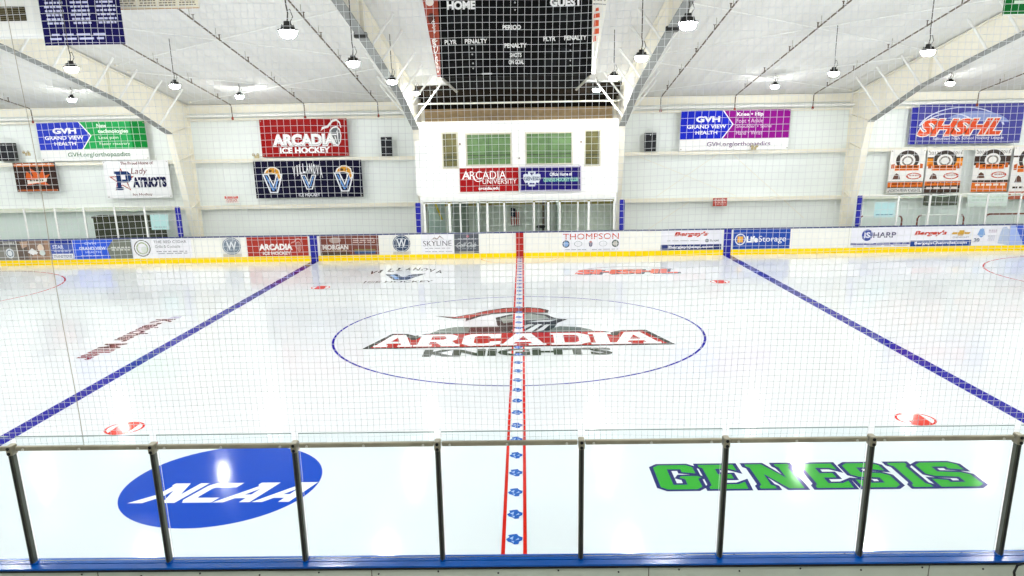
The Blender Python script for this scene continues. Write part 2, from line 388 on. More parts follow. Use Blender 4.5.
SL = {
 'A': [[(0, 0), (.36, 0), (.36, .14), (.29, .14), (.33, .27), (.66, .27), (.70, .14), (.62, .14), (.62, 0), (1, 0), (1, .14), (.94, .14), (.68, 1), (.32, 1), (.06, .14), (0, .14)], [(.38, .42), (.61, .42), (.5, .78)]],
 'R': [[(0, 0), (.4, 0), (.4, .14), (.33, .14), (.33, .36), (.45, .36), (.62, 0), (1, 0), (1, .14), (.93, .14), (.8, .42), (.9, .55), (.9, .85), (.75, 1), (0, 1), (0, .86), (.08, .86), (.08, .14), (0, .14)], [(.33, .54), (.6, .54), (.65, .6), (.65, .78), (.6, .84), (.33, .84)]],
 'C': [[(.2, 0), (.8, 0), (1, .16), (1, .36), (.72, .36), (.72, .25), (.64, .18), (.38, .18), (.3, .26), (.3, .74), (.38, .82), (.64, .82), (.72, .74), (.72, .62), (1, .62), (1, 1), (.86, 1), (.82, .96), (.75, 1), (.2, 1), (0, .84), (0, .16)]],
 'D': [[(0, 0), (.72, 0), (1, .22), (1, .78), (.72, 1), (0, 1), (0, .86), (.08, .86), (.08, .14), (0, .14)], [(.34, .18), (.62, .18), (.72, .28), (.72, .72), (.62, .82), (.34, .82)]],
 'I': [[(0, 0), (1, 0), (1, .14), (.8, .14), (.8, .86), (1, .86), (1, 1), (0, 1), (0, .86), (.2, .86), (.2, .14), (0, .14)]],
}
NC = {
 'N': (.8, [[(-.34, 0), (.02, 0), (.22, .3), (.22, .62), (.5, 0), (.8, 0), (.8, 1), (.58, 1), (.58, .42), (.32, 1), (-.06, 1), (-.06, .9), (0, .84), (0, .42)]]),
 'C': (.8, [[(.1, 0), (.8, 0), (.8, .24), (.28, .24), (.24, .3), (.24, .7), (.28, .76), (.8, .76), (.8, 1), (.1, 1), (0, .86), (0, .14)]]),
 'A': (.86, [[(-.06, 0), (.2, 0), (.32, .2), (.58, .2), (.58, 0), (.84, 0), (.84, 1), (.36, 1), (.36, .88), (.44, .82)], [(.42, .38), (.58, .38), (.58, .68)]]),
}
# green word, navy outline
mk = []
xs = dict(zip(range(7), ((1.96, 2.60), (2.62, 3.22), (3.30, 3.98), (4.06, 4.64), (4.68, 5.28), (5.36, 5.69), (5.73, 6.40))))
word = ice_part('painted_word', [(bar(1.95, 1.951, -9.4, -9.399), '#2A2F6E')], 'green block lettering with navy outline')
for col, d, z in (('#2A2F6E', .045, .0012), ('#36A834', -.012, .0024)):
    for i, ch in enumerate('GENESIS'):
        w, polys = LT[ch]; x0, x1 = xs[i]; x0 += .02; x1 -= .03
        pts = offset_poly([(x0 + a / w * (x1 - x0), -9.37 + b * .84) for a, b in polys[0]], d)
        mb = MB(); mb.flat([pts], XY(z + .00012 * i), ice(col)); mb.build('letter' if d < 0 else 'letter_outline', word)
# blue disc with white italic letters
disc = ice_part('painted_logo', [([ell(-4.14, -8.97, 1.36, 1.38, 72)], '#0648C2')], 'blue disc with white slanted letters')
x = -4.9
for ch in 'NCAA':
    w, polys = NC[ch]
    pp = [[(x + (a + .42 * (b - .5)) * .56, -9.62 + b * .62) for a, b in poly] for poly in polys]
    mb = MB(); mb.flat(pp, XY(.0024), ice('#FAFCFF')); mb.build('letter', disc); x += (w + .085) * .56
# knight emblem and red slab lettering at centre ice
lg = ice_part('painted_logo', [
    ([[(-2.3, -.3), (-2.03, .3), (-1.65, .56), (-.48, .56), (-.3, -.1), (-.3, -.5), (-1.2, -.5)]], '#6F7A72'),
    ([[(-1.26, .49), (-.48, .5), (-.22, .04), (-.33, -.5), (-1.26, -.5)]], '#4A2320'),
    ([[(.6, .05), (1.07, .5), (1.57, .36), (1.85, .06), (1.95, -.5), (1.0, -.6), (.6, -.6)]], '#66706A'),
    ([[(-.63, 1.62), (-.25, 2.0), (.31, 2.17), (.78, 1.93), (.95, 1.52), (1.3, 1.29), (1.02, .88), (.93, .4), (.78, .05), (.44, -.3), (.04, -.38), (-.4, .0), (-.56, .73)]], '#2B302D'),
    ([[(-.5, 1.55), (-.15, 1.88), (.31, 2.03), (.68, 1.83), (.82, 1.45), (.6, 1.25), (.1, 1.2), (-.4, .9)]], '#8E968F'),
    ([[(.5, 1.2), (1.05, 1.3), (.8, 1.02), (.2, 1.0)]], '#CDD3D6'),
    ([[(-.2, .1), (.25, .75), (.4, .75), (.0, -.1)]], '#D5DADB'), ([[(.1, -.15), (.5, .75), (.62, .75), (.3, -.18)]], '#D5DADB'), ([[(.42, -.08), (.72, .72), (.82, .7), (.62, .05)]], '#D5DADB'),
    ([offset_poly([(-2.23, 1.88), (-1.75, 1.72), (-1.35, 2.02), (-.88, 2.52), (-.4, 2.83), (.03, 2.95), (.55, 2.77), (.79, 2.48), (.76, 2.14), (.31, 2.17), (-.19, 2.27), (-.67, 2.17), (-1.07, 1.87), (-1.39, 1.3), (-1.38, 1.64), (-1.74, 1.6)], .05)], '#3B1512'),
    ([[(-2.1, 1.85), (-1.75, 1.72), (-1.35, 2.02), (-.88, 2.5), (-.4, 2.8), (.03, 2.9), (.55, 2.72), (.75, 2.46), (.72, 2.2), (.31, 2.23), (-.19, 2.33), (-.67, 2.24), (-1.09, 1.95), (-1.34, 1.6), (-1.74, 1.63)]], '#A83228')],
    'knight helmet with red plume above red slab lettering')
lx = [('A', -3.42, -2.5), ('R', -2.48, -1.38), ('C', -1.34, -.42), ('A', -.42, .66), ('D', .78, 1.72), ('I', 1.72, 2.28), ('A', 2.26, 3.36)]
HEAD = [(-3.6, -1.57), (3.61, -1.5), (3.17, -.08), (2.55, -.1), (2.3, -.3), (2.05, -.12), (.8, -.22), (.5, -.14), (-.2, -.2), (-1.3, -.16), (-2.3, -.2), (-2.56, -.42), (-2.8, -.18), (-3.15, -.16)]
mb = MB(); mb.flat([offset_poly(HEAD, .03)], XY(.0085), ice('#2C2D28')); mb.build('logo_shadow', lg)
mb = MB(); mb.flat([[(-3.47, -1.53), (3.5, -1.46), (3.1, -.13), (2.56, -.15), (2.42, -.6), (2.3, -.6), (2.1, -.16), (-2.3, -.24), (-2.5, -.8), (-2.6, -.8), (-2.84, -.24), (-3.1, -.22)]], XY(.0091), ice('#B0201A')); mb.build('logo_backing', lg)
for ch, x0, x1 in lx:
    mb = MB(); mb.flat([[(x0 + a * (x1 - x0), -1.44 + b * 1.16) for a, b in poly] for poly in SL[ch]], XY(.0097), ice('#F8FAFC')); mb.build('letter', lg)
mb = MB(); mb.text('KNIGHTS', lambda p: (-2.15 + p[0] * 4.28, -2.36 + p[1] * .62, .0085), ice('#434A42'), .05)
mb.build('lettering', lg)
# word painted along the left blue line, read from the far end
wd = ice_part('painted_word', [([[(-9.85, 2.06), (-9.5, 2.1), (-9.55, 2.4), (-9.8, 2.35)]], '#B8B6CE')], 'small dark red word left of the blue line')
mb = MB(); mb.text('Kreischer Miller', lambda p: (-10.12 + p[1] * .56, 2.02 - p[0] * 4.25, .0012), ice('#7E0C0A'), .03); mb.build('lettering', wd)
# far lettering left and right of the centre line
vl = ice_part('painted_logo', [([[(-4.95, 9.3), (-4.5, 9.25), (-4.2, 8.6), (-3.9, 9.25), (-3.45, 9.3), (-3.95, 8.0), (-4.45, 8.0)]], '#23406E'), ([[(-4.75, 9.15), (-4.6, 9.15), (-4.25, 8.2), (-4.4, 8.15)]], '#7FA6D8')], 'blue letter V with dark lettering near the far boards')
mb = MB()
for i, ch in enumerate('VILLANOVA'):
    xc = -5.6 + i * .31; zz = 9.45 + .9 * math.sin(PI * (i + .5) / 9)
    w_ = .1 if ch == 'I' else .24
    mb.text(ch, lambda p, xc=xc, zz=zz, w_=w_: (xc + p[0] * w_, zz - .25 + p[1] * .75, .0012), ice('#3A3335'), .03)
mb.text('ICE HOCKEY', lambda p: (-5.4 + p[0] * 2.4, 7.45 + p[1] * .36, .0012), ice('#4A4240'), .02); mb.build('lettering', vl)
sh = ice_part('painted_logo', [([arcband(3.95, 9.3, 1.75, 1.0, .09, .15, PI - .15)], '#8B8790')], 'orange slanted letters under a grey arc')
mb = MB()
mb.text('SHSHL', lambda p: (2.15 + p[0] * 3.7, 8.5 + p[1] * 1.05, .0012), ice('#2B2A50'), .07, .06)
mb.text('SHSHL', lambda p: (2.06 + p[0] * 3.7, 8.62 + p[1] * 1.05, .0018), ice('#E0512B'), .06, .06); mb.build('lettering', sh)

# ------------------------------------------------------------------ dasher boards
def ring(path, ins0, ins1, z0, z1, m, mb):
    """wall along an open path of (x, y, nx, ny): n points outward"""
    vs = []; k = len(path)
    for x, y, nx, ny in path:
        for d, z in ((ins0, z0), (ins1, z0), (ins1, z1), (ins0, z1)): vs.append((x + nx * d, y + ny * d, z))
    fs = []
    for i in range(k - 1):
        for j in range(4): fs.append((i * 4 + j, i * 4 + (j + 1) % 4, i * 4 + 4 + (j + 1) % 4, i * 4 + 4 + j))
    fs += [(0, 1, 2, 3)[::-1], tuple(range(4 * k - 4, 4 * k))]
    mb.add(vs, fs, m)
def half(sy):
    p = []
    a0 = [(-HX, 0, -1, 0)]
    for i in range(13):
        t = PI - PI / 2 * i / 12; p.append((-HX + CR + CR * math.cos(t), sy * (HY - CR + CR * math.sin(t)), math.cos(t), sy * math.sin(t)))
    q = [(-x, y, -nx, ny) for x, y, nx, ny in p[::-1]]
    return a0 + p + q + [(HX, 0, 1, 0)]
fb = thing('dasher_board', 'white rink boards along the far side with yellow kick strip', 'boards', (0, 13.0, 0))
mb = MB(); ring(half(1), .0, .1, 0, 1.035, M_BOARD, mb); mb.build('board_panel', fb)
mb = MB(); ring(half(1), -.012, .0, .0, .215, M_YEL, mb); o = mb.build('kick_plate', fb); o['label'] = 'yellow kick strip'
mb = MB(); ring(half(1), -.012, .14, 1.035, 1.075, M_NAVYCAP, mb); o = mb.build('cap_rail', fb); o['label'] = 'navy cap rail'
for x, c in ((-8.48, M_BLUEPAD), (8.48, M_BLUEPAD), (0, mat('#B32019', rough=.35))):
    mb = MB(); mb.box(x - .15, x + .15, 12.925, 12.9525, 0, 1.034, c); o = mb.build('line_marking', fb); o['label'] = 'red centre stripe up the boards' if x == 0 else 'blue stripe up the boards'
mb = MB()
for i in range(-9, 10): mb.box(i * 2.44 + 1.2 - .006, i * 2.44 + 1.2 + .006, 12.9525, 12.956, .22, 1.03, mat('#B9B7AE'))
mb.build('board_seam', fb)
nb = thing('dasher_board', 'near rink boards with glossy blue cap under the glass', 'boards', (0, -13.0, 0))
mb = MB(); ring(half(-1), .0, .145, 0, 1.045, mat('#CDD4C6', rough=.5, vary=.08, scale=2.5), mb); mb.build('board_panel', nb)
mb = MB(); ring(half(-1), -.02, .072, 1.045, 1.07, M_BLUECAP, mb); ring(half(-1), .078, .158, 1.05, 1.066, M_BLUECAP, mb); ring(half(-1), .07, .08, 1.045, 1.06, mat('#07265F', rough=.3), mb)
o = mb.build('cap_rail', nb); o['label'] = 'glossy blue cap rail'
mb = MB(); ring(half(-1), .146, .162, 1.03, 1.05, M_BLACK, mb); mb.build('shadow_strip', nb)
mb = MB(); ring(half(-1), -.012, 0, 0, .215, M_YEL, mb); mb.build('kick_plate', nb)
mb = MB()
for i in range(-9, 10): mb.box(i * 2.4 - 1.2 - .004, i * 2.4 - 1.2 + .004, -13.1015, -13.098, .1, 1.03, mat('#6E6C60'))
mb.build('board_seam', nb)
for i in range(-10, 11):
    mb = MB(); xx = i * .52 - .1; mb.tube([(xx, -13.095, .985 + .02 * (i % 2)), (xx, -13.106, .985 + .02 * (i % 2))], .008, M_DARK, 8); mb.build('screw', nb)

# near glass: posts, panes, rails
PX = [-4.20 + 1.2045 * i for i in range(-2, 10)]
ords = ['first', 'second', 'third', 'fourth', 'fifth', 'sixth', 'seventh', 'eighth', 'ninth', 'tenth', 'eleventh', 'twelfth']
post0 = thing('glass_post', 'grey-green metal glass post', 'post', (0, -13.0, 1.07), 'near glass posts')
mb = MB(); mb.box(-.021, .021, -13.045, -12.985, 1.072, 2.12, M_POST, .006); mb.box(-.008, .008, -13.05, -13.043, 1.075, 2.1, M_DARK); mb.build('upright', post0)
mb = MB(); mb.box(-.026, .026, -13.055, -12.965, 2.1, 2.185, M_RAIL, .008); cap = mb.build('cap_bracket', post0)
for z in (2.12, 2.165):
    mb = MB(); mb.tube([(0, -13.056, z), (0, -13.064, z)], .014, M_BLACK, 10); mb.build('bolt', cap)
mb = MB(); mb.box(-.025, .025, -13.05, -12.98, 1.068, 1.085, M_BLUECAP, .005); mb.build('foot', post0)
for i, x in enumerate(PX):
    lab = f'grey metal glass post, {ords[i-2]} from the left along the near boards' if 2 <= i <= 9 else 'grey metal glass post beyond the end of the near glass in view'
    o = post0 if i == 0 else dup(post0, (x, -13.0, 1.07))
    o.location = (x, -13.0, 1.07); o['label'] = lab
pan0 = None
for i in range(len(PX) - 1):
    xc = (PX[i] + PX[i + 1]) / 2; w = (PX[1] - PX[0]) / 2
    lab = (f'clear glass panel between the {ords[i-2]} and {ords[i-1]} posts of the near boards' if 2 <= i <= 8 else ('clear glass panel left of the first near post' if i == 1 else 'clear glass panel right of the eighth near post' if i == 9 else 'clear glass panel beyond the near glass in view'))
    if pan0 is None:
        pan0 = thing('glass_screen', lab, 'glass panel', (xc, -12.98, 1.07), 'near glass panels')
        mb = MB(); mb.box(xc - w + .03, xc + w - .03, -12.984, -12.974, 1.075, 2.245, M_GLASS); mb.build('pane', pan0)
        mb = MB(); mb.box(xc - w + .03, xc + w - .03, -12.985, -12.973, 2.245, 2.251, mat('#93A5A2', rough=.3)); mb.build('glass_edge', pan0)
        mb = MB(); mb.box(xc - w + .034, xc + w - .034, -13.02, -12.99, 2.132, 2.17, M_RAIL, .006); mb.box(xc - w + .034, xc + w - .034, -12.972, -12.964, 2.135, 2.16, M_RAIL)
        rl = mb.build('top_rail', pan0); rl['label'] = 'tan metal rail'
        for dx in (-.5, -.02, .48):
            mb = MB(); mb.tube([(xc + dx, -13.02, 2.145), (xc + dx, -13.028, 2.145)], .011, mat('#D8D6CC', rough=.3, metal=.6), 10); mb.build('bolt', rl)
    else:
        dup(pan0, (xc, -12.98, 1.07), lab)

# spectator net hung from the roof behind the near glass
mb = MB(); P_ = .0508; X0, X1, Z0, Z1 = -8.0, 8.0, 2.13, 6.4
def wob(x, z):
    return (x + .012 * math.sin(1.3 * z + .7 * x) + .007 * math.sin(3.1 * z + 2.0 * x + 1) , -12.925 + .02 * math.sin(.9 * x + .8 * z) + .008 * math.sin(4 * x + 2.2 * z),
            z + .012 * math.sin(1.1 * x + .6 * z + 2) + .006 * math.sin(4.3 * x + 1.7 * z))
def strand(pts, r, m):
    k = len(pts); vs = []
    a, b = Vector(pts[0]), Vector(pts[-1]); t = (b - a).normalized(); u = t.cross(Vector((0, 1, 0))).normalized(); w = t.cross(u)
    for p in pts:
        p = Vector(p)
        for j in range(4): vs.append(p + u * (r * math.cos(PI / 2 * j)) + w * (r * math.sin(PI / 2 * j)))
    fs = []
    for i in range(k - 1):
        for j in range(4): fs.append((i * 4 + j, i * 4 + (j + 1) % 4, i * 4 + 4 + (j + 1) % 4, i * 4 + 4 + j))
    mb.add(vs, fs, m)
NR = .00145
nx = int((X1 - X0) / P_); nz = int((Z1 - Z0) / P_)
for i in range(nx + 1):
    x = X0 + i * P_; strand([wob(x, Z0 + (Z1 - Z0) * j / 16) for j in range(17)], NR, M_NET)
for j in range(nz + 1):
    z = Z0 + j * P_; strand([wob(X0 + (X1 - X0) * i / 64, z) for i in range(65)], NR, M_NET)
net = tag(mb.build('hanging_net', loc=(0, -12.93, 2.13)), 'fine square-mesh spectator net hung above the near glass', 'net')
M_SEAM = mat('#B5AE9E', rough=.8)
for x in (-3.62, 0.012 * 0 - 7.3, 7.1):
    mb = MB(); mb.tube([tuple(Vector(wob(x, Z0 + (Z1 - Z0) * j / 16)) + Vector((0, -.004, 0))) for j in range(17)], .003, M_SEAM, 6); o = mb.build('seam_cord', net); o['label'] = 'darker seam cord'
mb = MB(); mb.tube([(X0, -12.93, 6.41), (X1, -12.93, 6.41)], .012, M_GALV, 8); mb.build('top_cable', net)
mb = MB(); mb.tube([(X0, -12.93, 2.13), (X1, -12.93, 2.13)], .004, M_SEAM, 6); mb.build('bottom_cord', net)

# ------------------------------------------------------------------ flat printed things: banners, signs, board adverts
def els_build(els, x0, x1, z0, z1, y, root):
    parts = {}
    W, H = x1 - x0, z1 - z0
    for k, e in enumerate(els):
        yy = y - .003 - .0018 * (k % 24)
        t = e[0]; q = lambda p: (x0 + p[0] * W, yy, z0 + p[1] * H)
        if t == 't':
            _, s, cx, cz, w, h, col = e[:7]; bold = e[7] if len(e) > 7 else .02; shr = e[8] if len(e) > 8 else 0
            parts.setdefault('lettering', MB()).text(s, lambda p: q((cx - w / 2 + p[0] * w, cz - h / 2 + p[1] * h)), mat(col, rough=.6, spec=.1), bold, shr)
        elif t == 'arch':
            _, s, cx, cz, w, h, rise, col = e; n = len(s)
            for i, ch in enumerate(s):
                u = (i + .5) / n; zc = cz + rise * (1 - (2 * u - 1) ** 2); hh = h * (1.25 - .25 * (1 - (2 * u - 1) ** 2)); ww = w / n * (.35 if ch == 'I' else .8)
                parts.setdefault('lettering', MB()).text(ch, lambda p: q((cx - w / 2 + (i + .5) * w / n - ww / 2 + p[0] * ww, zc - hh / 2 + p[1] * hh)), mat(col, rough=.6, spec=.1), .03)
        elif t == 'rows':
            _, a, b, c, d, n, col = e; m_ = parts.setdefault('lettering', MB())
            for r in range(n):
                zt = d - (d - b) * r / n; zb = zt - (d - b) / n * .5; xx = a + (c - a) * rnd.uniform(0, .08)
                while xx < c - .02:
                    w = min((c - a) * rnd.uniform(.1, .28), c - xx)
                    m_.flat([[(xx, zb), (xx + w, zb), (xx + w, zt), (xx, zt)]], q, mat(col, rough=.6, spec=.1)); xx += w + (c - a) * .05
        else:
            m_ = parts.setdefault('print', MB())
            if t == 'r': _, a, b, c, d, col = e; m_.flat([[(a, b), (c, b), (c, d), (a, d)]], q, mat(col, rough=.6, spec=.1))
            elif t == 'p': m_.flat([e[1]], q, mat(e[2], rough=.6, spec=.1))
            elif t == 'd': m_.flat([ell(e[1], e[2], e[3], e[4], 28)], q, mat(e[5], rough=.6, spec=.1))
            elif t == 'o':
                r_ = e[3], e[4]; f_ = 1 - e[5]; m_.flat([ell(e[1], e[2], r_[0], r_[1], 28), ell(e[1], e[2], r_[0] * f_, r_[1] * f_, 28)], q, mat(e[6], rough=.6, spec=.1))
            elif t == 'star':
                _, cx, cz, r1, asp, col = e; pts = []
                for i in range(10):
                    rr = r1 if i % 2 == 0 else r1 * .42; a = PI / 2 + i * PI / 5; pts.append((cx + rr * math.cos(a) * asp, cz + rr * math.sin(a)))
                m_.flat([pts], q, mat(col, rough=.6, spec=.1))
    for nm, m_ in parts.items(): m_.build(nm, root)
def sign(name, label, cat, x0, x1, z0, z1, y, base, els, group=None, frame=None, thick=.015, grommets=False):
    mb = MB(); mb.box(x0, x1, y, y + thick, z0, z1, mat(base, rough=.5, vary=.03, spec=.1))
    root = tag(mb.build(name, loc=((x0 + x1) / 2, y, (z0 + z1) / 2)), label, cat, group)
    els_build(els, x0, x1, z0, z1, y, root)
    if frame:
        mb = MB(); t = .05
        for a in ((x0, x1, z0, z0 + t), (x0, x1, z1 - t, z1), (x0, x0 + t, z0 + t, z1 - t), (x1 - t, x1, z0 + t, z1 - t)): mb.box(a[0], a[1], y - .06, y - .002, a[2], a[3], mat(frame, rough=.35, metal=.4))
        mb.build('frame', root)
    if grommets:
        for gx in (x0 + .06, x1 - .06):
            for gz in (z0 + .06, z1 - .06):
                mb = MB(); mb.tube([(gx, y - .006, gz), (gx, y - .001, gz)], .025, M_GALV, 8); mb.build('grommet', root)
    return root
WY = 15.16
GV = [('t', 'GVH', .25, .78, .22, .15, '#FFFFFF', .045), ('t', 'GRAND VIEW', .24, .60, .36, .10, '#FFFFFF', .03), ('t', 'HEALTH', .24, .45, .2, .09, '#FFFFFF', .03)]
def gv(x0, x1, z0, z1, col, dark, rows, label, url, lw, cross):
    ch = .40 if not cross else .39
    e = [('r', 0, .29, 1, 1, col)]
    if dark: e += [('r', .86, .29, 1, 1, dark)]
    e += [('p', [(0, .29), (ch, .29), (ch + .095, .645), (ch, 1), (0, 1)], '#FFFFFF'), ('p', [(0, .29), (ch - .012, .29), (ch + .083, .645), (ch - .012, 1), (0, 1)], '#1B2BC9' if cross else '#3142C4')] + GV + rows
    e += [('t', url, .54, .14, .58, .15, lw, .01)]
    return sign('hanging_banner', label, 'banner', x0, x1, z0, z1, WY, '#FAFAF8', e, grommets=True)
gv(-20.46, -15.82, 4.16, 5.74, '#2EA95B', '#0C8436', [('t', 'New', .60, .90, .09, .1, '#F4FFF6', .03), ('t', 'technologies', .70, .74, .28, .13, '#F4FFF6', .03), ('t', 'Less pain', .65, .58, .18, .1, '#F4FFF6', .0), ('t', 'Faster recovery', .70, .42, .28, .1, '#F4FFF6', .0)],
   'health banner with blue arrow and green half on the far wall', 'GVH.org/orthopaedics', '#5E8A68', False)
gv(6.81, 11.40, 4.13, 5.75, '#97128F', None, [('t', 'Knee • Hip', .63, .88, .24, .12, '#FFFFFF', .03), ('t', 'Foot • Ankle', .63, .73, .24, .1, '#F6DDF4', .0), ('t', 'Shoulder • Spine', .67, .58, .32, .1, '#F6DDF4', .0), ('t', 'Hand • Wrist', .63, .43, .24, .1, '#F6DDF4', .0)],
   'health banner with blue arrow and purple half on the far wall', 'GVH.org/orthopaedics', '#7A5C86', True)
def helmet(cx, cz, s, asp, fill, line):
    f = lambda pts: [(cx + a * s * asp, cz + b * s) for a, b in pts]
    return [('p', f([(-.5, .35), (-.2, .55), (.15, .6), (.45, .4), (.55, .0), (.45, -.4), (.2, -.7), (-.05, -.6), (-.2, -.3), (-.55, -.1)]), line),
            ('p', f([(-.42, .3), (-.15, .46), (.15, .5), (.38, .33), (.46, .0), (.38, -.35), (.18, -.58), (0, -.5), (-.12, -.25), (-.42, -.06)]), fill),
            ('p', f([(-.4, .12), (.1, .1), (.12, .02), (-.4, .02)]), line), ('p', f([(.12, .3), (.2, .3), (.28, -.45), (.2, -.5)]), line), ('p', f([(-.1, -.05), (.0, -.05), (.1, -.4), (.05, -.45)]), line),
            ('p', f([(-1.3, .3), (-1.15, .55), (-.7, .62), (-.2, 1.0), (.2, 1.05), (.5, .85), (.6, .5), (.5, .48), (.42, .76), (.18, .92), (-.15, .86), (-.6, .5), (-1.05, .42)]), line)]
sign('hanging_banner', 'red ice hockey banner with white slab lettering and grey knight helmet', 'banner', -10.95, -7.24, 4.17, 5.70, WY, '#9A1010',
     helmet(.86, .55, .42, .3, '#6A6C70', '#F4F4F4') + [('t', 'ARCADIA', .5, .44, .74, .34, '#FFFFFF', .075), ('t', 'ARCADIA', .5, .44, .715, .28, '#3A0F10', .05), ('t', 'ARCADIA', .5, .445, .71, .27, '#FFFFFF', .035), ('t', 'ICE HOCKEY', .5, .17, .58, .17, '#FFFFFF', .045)], grommets=True)
def vee(cx, cz, w, h, cat=True):
    f = lambda pts: [(cx + a * w, cz + b * h) for a, b in pts]
    e = [('p', f([(-.5, .5), (-.2, .5), (0, -.05), (.2, .5), (.5, .5), (.2, -.5), (-.2, -.5)]), '#F2F4F8'), ('p', f([(-.42, .44), (-.24, .44), (.0, -.2), (.24, .44), (.42, .44), (.14, -.44), (-.14, -.44)]), '#12103A'),
         ('p', f([(-.36, .4), (-.29, .4), (.04, -.38), (-.06, -.38)]), '#6E9FE0'), ('p', f([(.02, -.3), (.1, -.3), (.33, .38), (.26, .38)]), '#6E9FE0')]
    if cat:
        e += [('p', f([(-.42, .52), (-.34, .7), (-.1, .86), (.14, .86), (.36, .7), (.42, .3), (.28, .12), (.22, .44), (.0, .52)]), '#F4EFE6'), ('p', f([(-.34, .54), (-.27, .67), (-.08, .8), (.13, .8), (.31, .66), (.37, .3), (.29, .2), (.23, .48), (0, .56)]), '#D99A34'),
              ('p', f([(-.22, .6), (-.12, .72), (.0, .68), (-.05, .58)]), '#5A3A1E'), ('p', f([(.06, .6), (.14, .72), (.2, .62)]), '#5A3A1E')]
    return e
sign('hanging_banner', 'navy ice hockey banner with three letter V emblems', 'banner', -11.39, -6.74, 2.45, 4.00, WY, '#0B092A',
     vee(.17, .4, .19, .52) + vee(.505, .42, .145, .4, False) + vee(.835, .41, .19, .52) + [('arch', 'VILLANOVA', .5, .66, .28, .26, .14, '#EFEFF4'), ('t', 'ICE HOCKEY', .5, .08, .2, .1, '#E4E4EC', .03)], grommets=True)
sign('hanging_banner', 'white banner with a navy letter P on a red star outline', 'banner', -17.88, -15.05, 2.55, 4.13, WY, '#F8F8FA',
     [('star', .26, .48, .34, .6, '#B4574E'), ('star', .26, .48, .27, .6, '#F4F0F0'), ('p', [(.15, .22), (.27, .22), (.27, .3), (.24, .3), (.24, .42), (.36, .42), (.41, .5), (.41, .64), (.36, .72), (.15, .72), (.15, .65), (.18, .65), (.18, .3), (.15, .3)], '#25386A'), ('r', .25, .5, .32, .63, '#F4F0F0'),
      ('t', 'The Proud Home of', .52, .93, .5, .08, '#7A3A3A', .02), ('t', 'Lady', .54, .7, .24, .2, '#7E3A42', .0, .12), ('t', 'ATRIOTS', .68, .42, .52, .28, '#27284E', .07), ('t', 'Ice Hockey', .55, .09, .3, .08, '#7A3A3A', .02)], grommets=True)
sign('hanging_banner', 'small dark banner with orange emblem at the far left', 'banner', -21.78, -19.95, 2.89, 4.12, WY, '#3A2A26',
     [('r', .02, .86, .98, .97, '#D4753C'), ('r', .02, .02, .98, .08, '#B5623A'), ('p', [(.3, .72), (.45, .5), (.38, .82), (.6, .6), (.7, .8), (.72, .55), (.85, .6), (.7, .35), (.8, .2), (.5, .28), (.25, .2), (.35, .38), (.25, .45)], '#D9622B'), ('p', [(.28, .4), (.76, .47), (.74, .34), (.28, .26)], '#EFE6DD'),
      ('rows', .08, .88, .92, .95, 1, '#F3E9E0'), ('rows', .34, .3, .7, .42, 1, '#6A5A50')], grommets=True)
sign('wall_sign', 'small red and white notice at the left under the wall girt', 'sign', -12.79, -12.18, 2.25, 2.57, WY, '#F6F3EE', [('r', .02, .66, .98, .98, '#D9584E'), ('rows', .08, .72, .92, .94, 1, '#FBEDEA'), ('rows', .1, .1, .9, .58, 3, '#C9605A')])
sign('wall_sign', 'small red notice on the far wall right of the press box', 'sign', 8.35, 8.95, 1.80, 2.14, 15.2, '#B5483F', [('rows', .08, .1, .92, .9, 4, '#E8C5BE')])
sign('hanging_banner', 'large blue league banner with orange slanted lettering under an arc', 'banner', 16.72, 21.05, 4.23, 5.82, WY, '#4A4A98',
     [('p', arcband(.42, .35, .42, .58, .02, .2, PI - .2), '#DCE2F4'), ('p', ell(.55, .4, .34, .42, 24, .3, PI - .6) , '#8E9BD0'), ('p', arcband(.3, .4, .26, .38, .02, .6, PI - .2), '#DCE2F4'),
      ('t', 'SHSHL', .43, .42, .82, .48, '#F6EFEA', .085, .1), ('t', 'SHSHL', .43, .42, .80, .43, '#E2552F', .045, .1), ('t', 'Suburban High School Hockey League', .5, .13, .68, .09, '#E4E6F4', .01)], grommets=True)
sign('hanging_banner', 'narrow dark blue vertical strip beside the blue league banner', 'banner', 16.40, 16.69, 4.23, 5.72, WY, '#2B2C94', [('r', .2, .02, .8, .98, '#34359E')])
OR, DK = '#E2762F', '#4B3B34'
def champ(x0, x1, z0, z1, label, base, top, seals, bands, foot, dates=None):
    e = []
    if top: e += [('r', 0, .62, 1, .8, top), ('r', 0, .80, 1, .83, DK)]
    if dates: e += [('t', dates[0], .17, .92, .26, .07, DK, .0), ('t', dates[1], .83, .92, .26, .07, DK, .0)]
    e += [('d', .5, .76, .33, .22, '#4A4340'), ('d', .5, .74, .22, .155, '#F5F2EE'), ('o', .5, .74, .16, .11, .3, '#8C8680'), ('p', [(.05, .56), (.95, .56), (.95, .66), (.86, .68), (.86, .56), (.14, .56), (.14, .68), (.05, .66)], '#C9622E'), ('r', .16, .52, .84, .64, OR), ('rows', .2, .55, .8, .62, 1, '#5E3020')]
    e += [('r', 0, .28, 1, .5, '#F6F4F1'), ('o', .72, .39, .22, .075, .25, '#C85A48'), ('p', [(.12, .32), (.16, .42), (.22, .46), (.3, .42), (.34, .32)], '#6A4A40'), ('rows', .58, .36, .88, .42, 1, '#B0604E')]
    zt = .27
    for col, h, txt in bands:
        e.append(('r', 0, zt - h, 1, zt, col))
        if txt: e.append(('rows', .06, zt - h * .8, .94, zt - h * .2, 1, txt))
        zt -= h
    if foot: e.append(('t', foot, .5, max(.03, zt / 2), .9, min(.08, zt * .6), '#7A7672', .01))
    return sign('hanging_banner', label, 'banner', x0, x1, z0, z1, WY, base, e, 'orange championship banners', grommets=True)
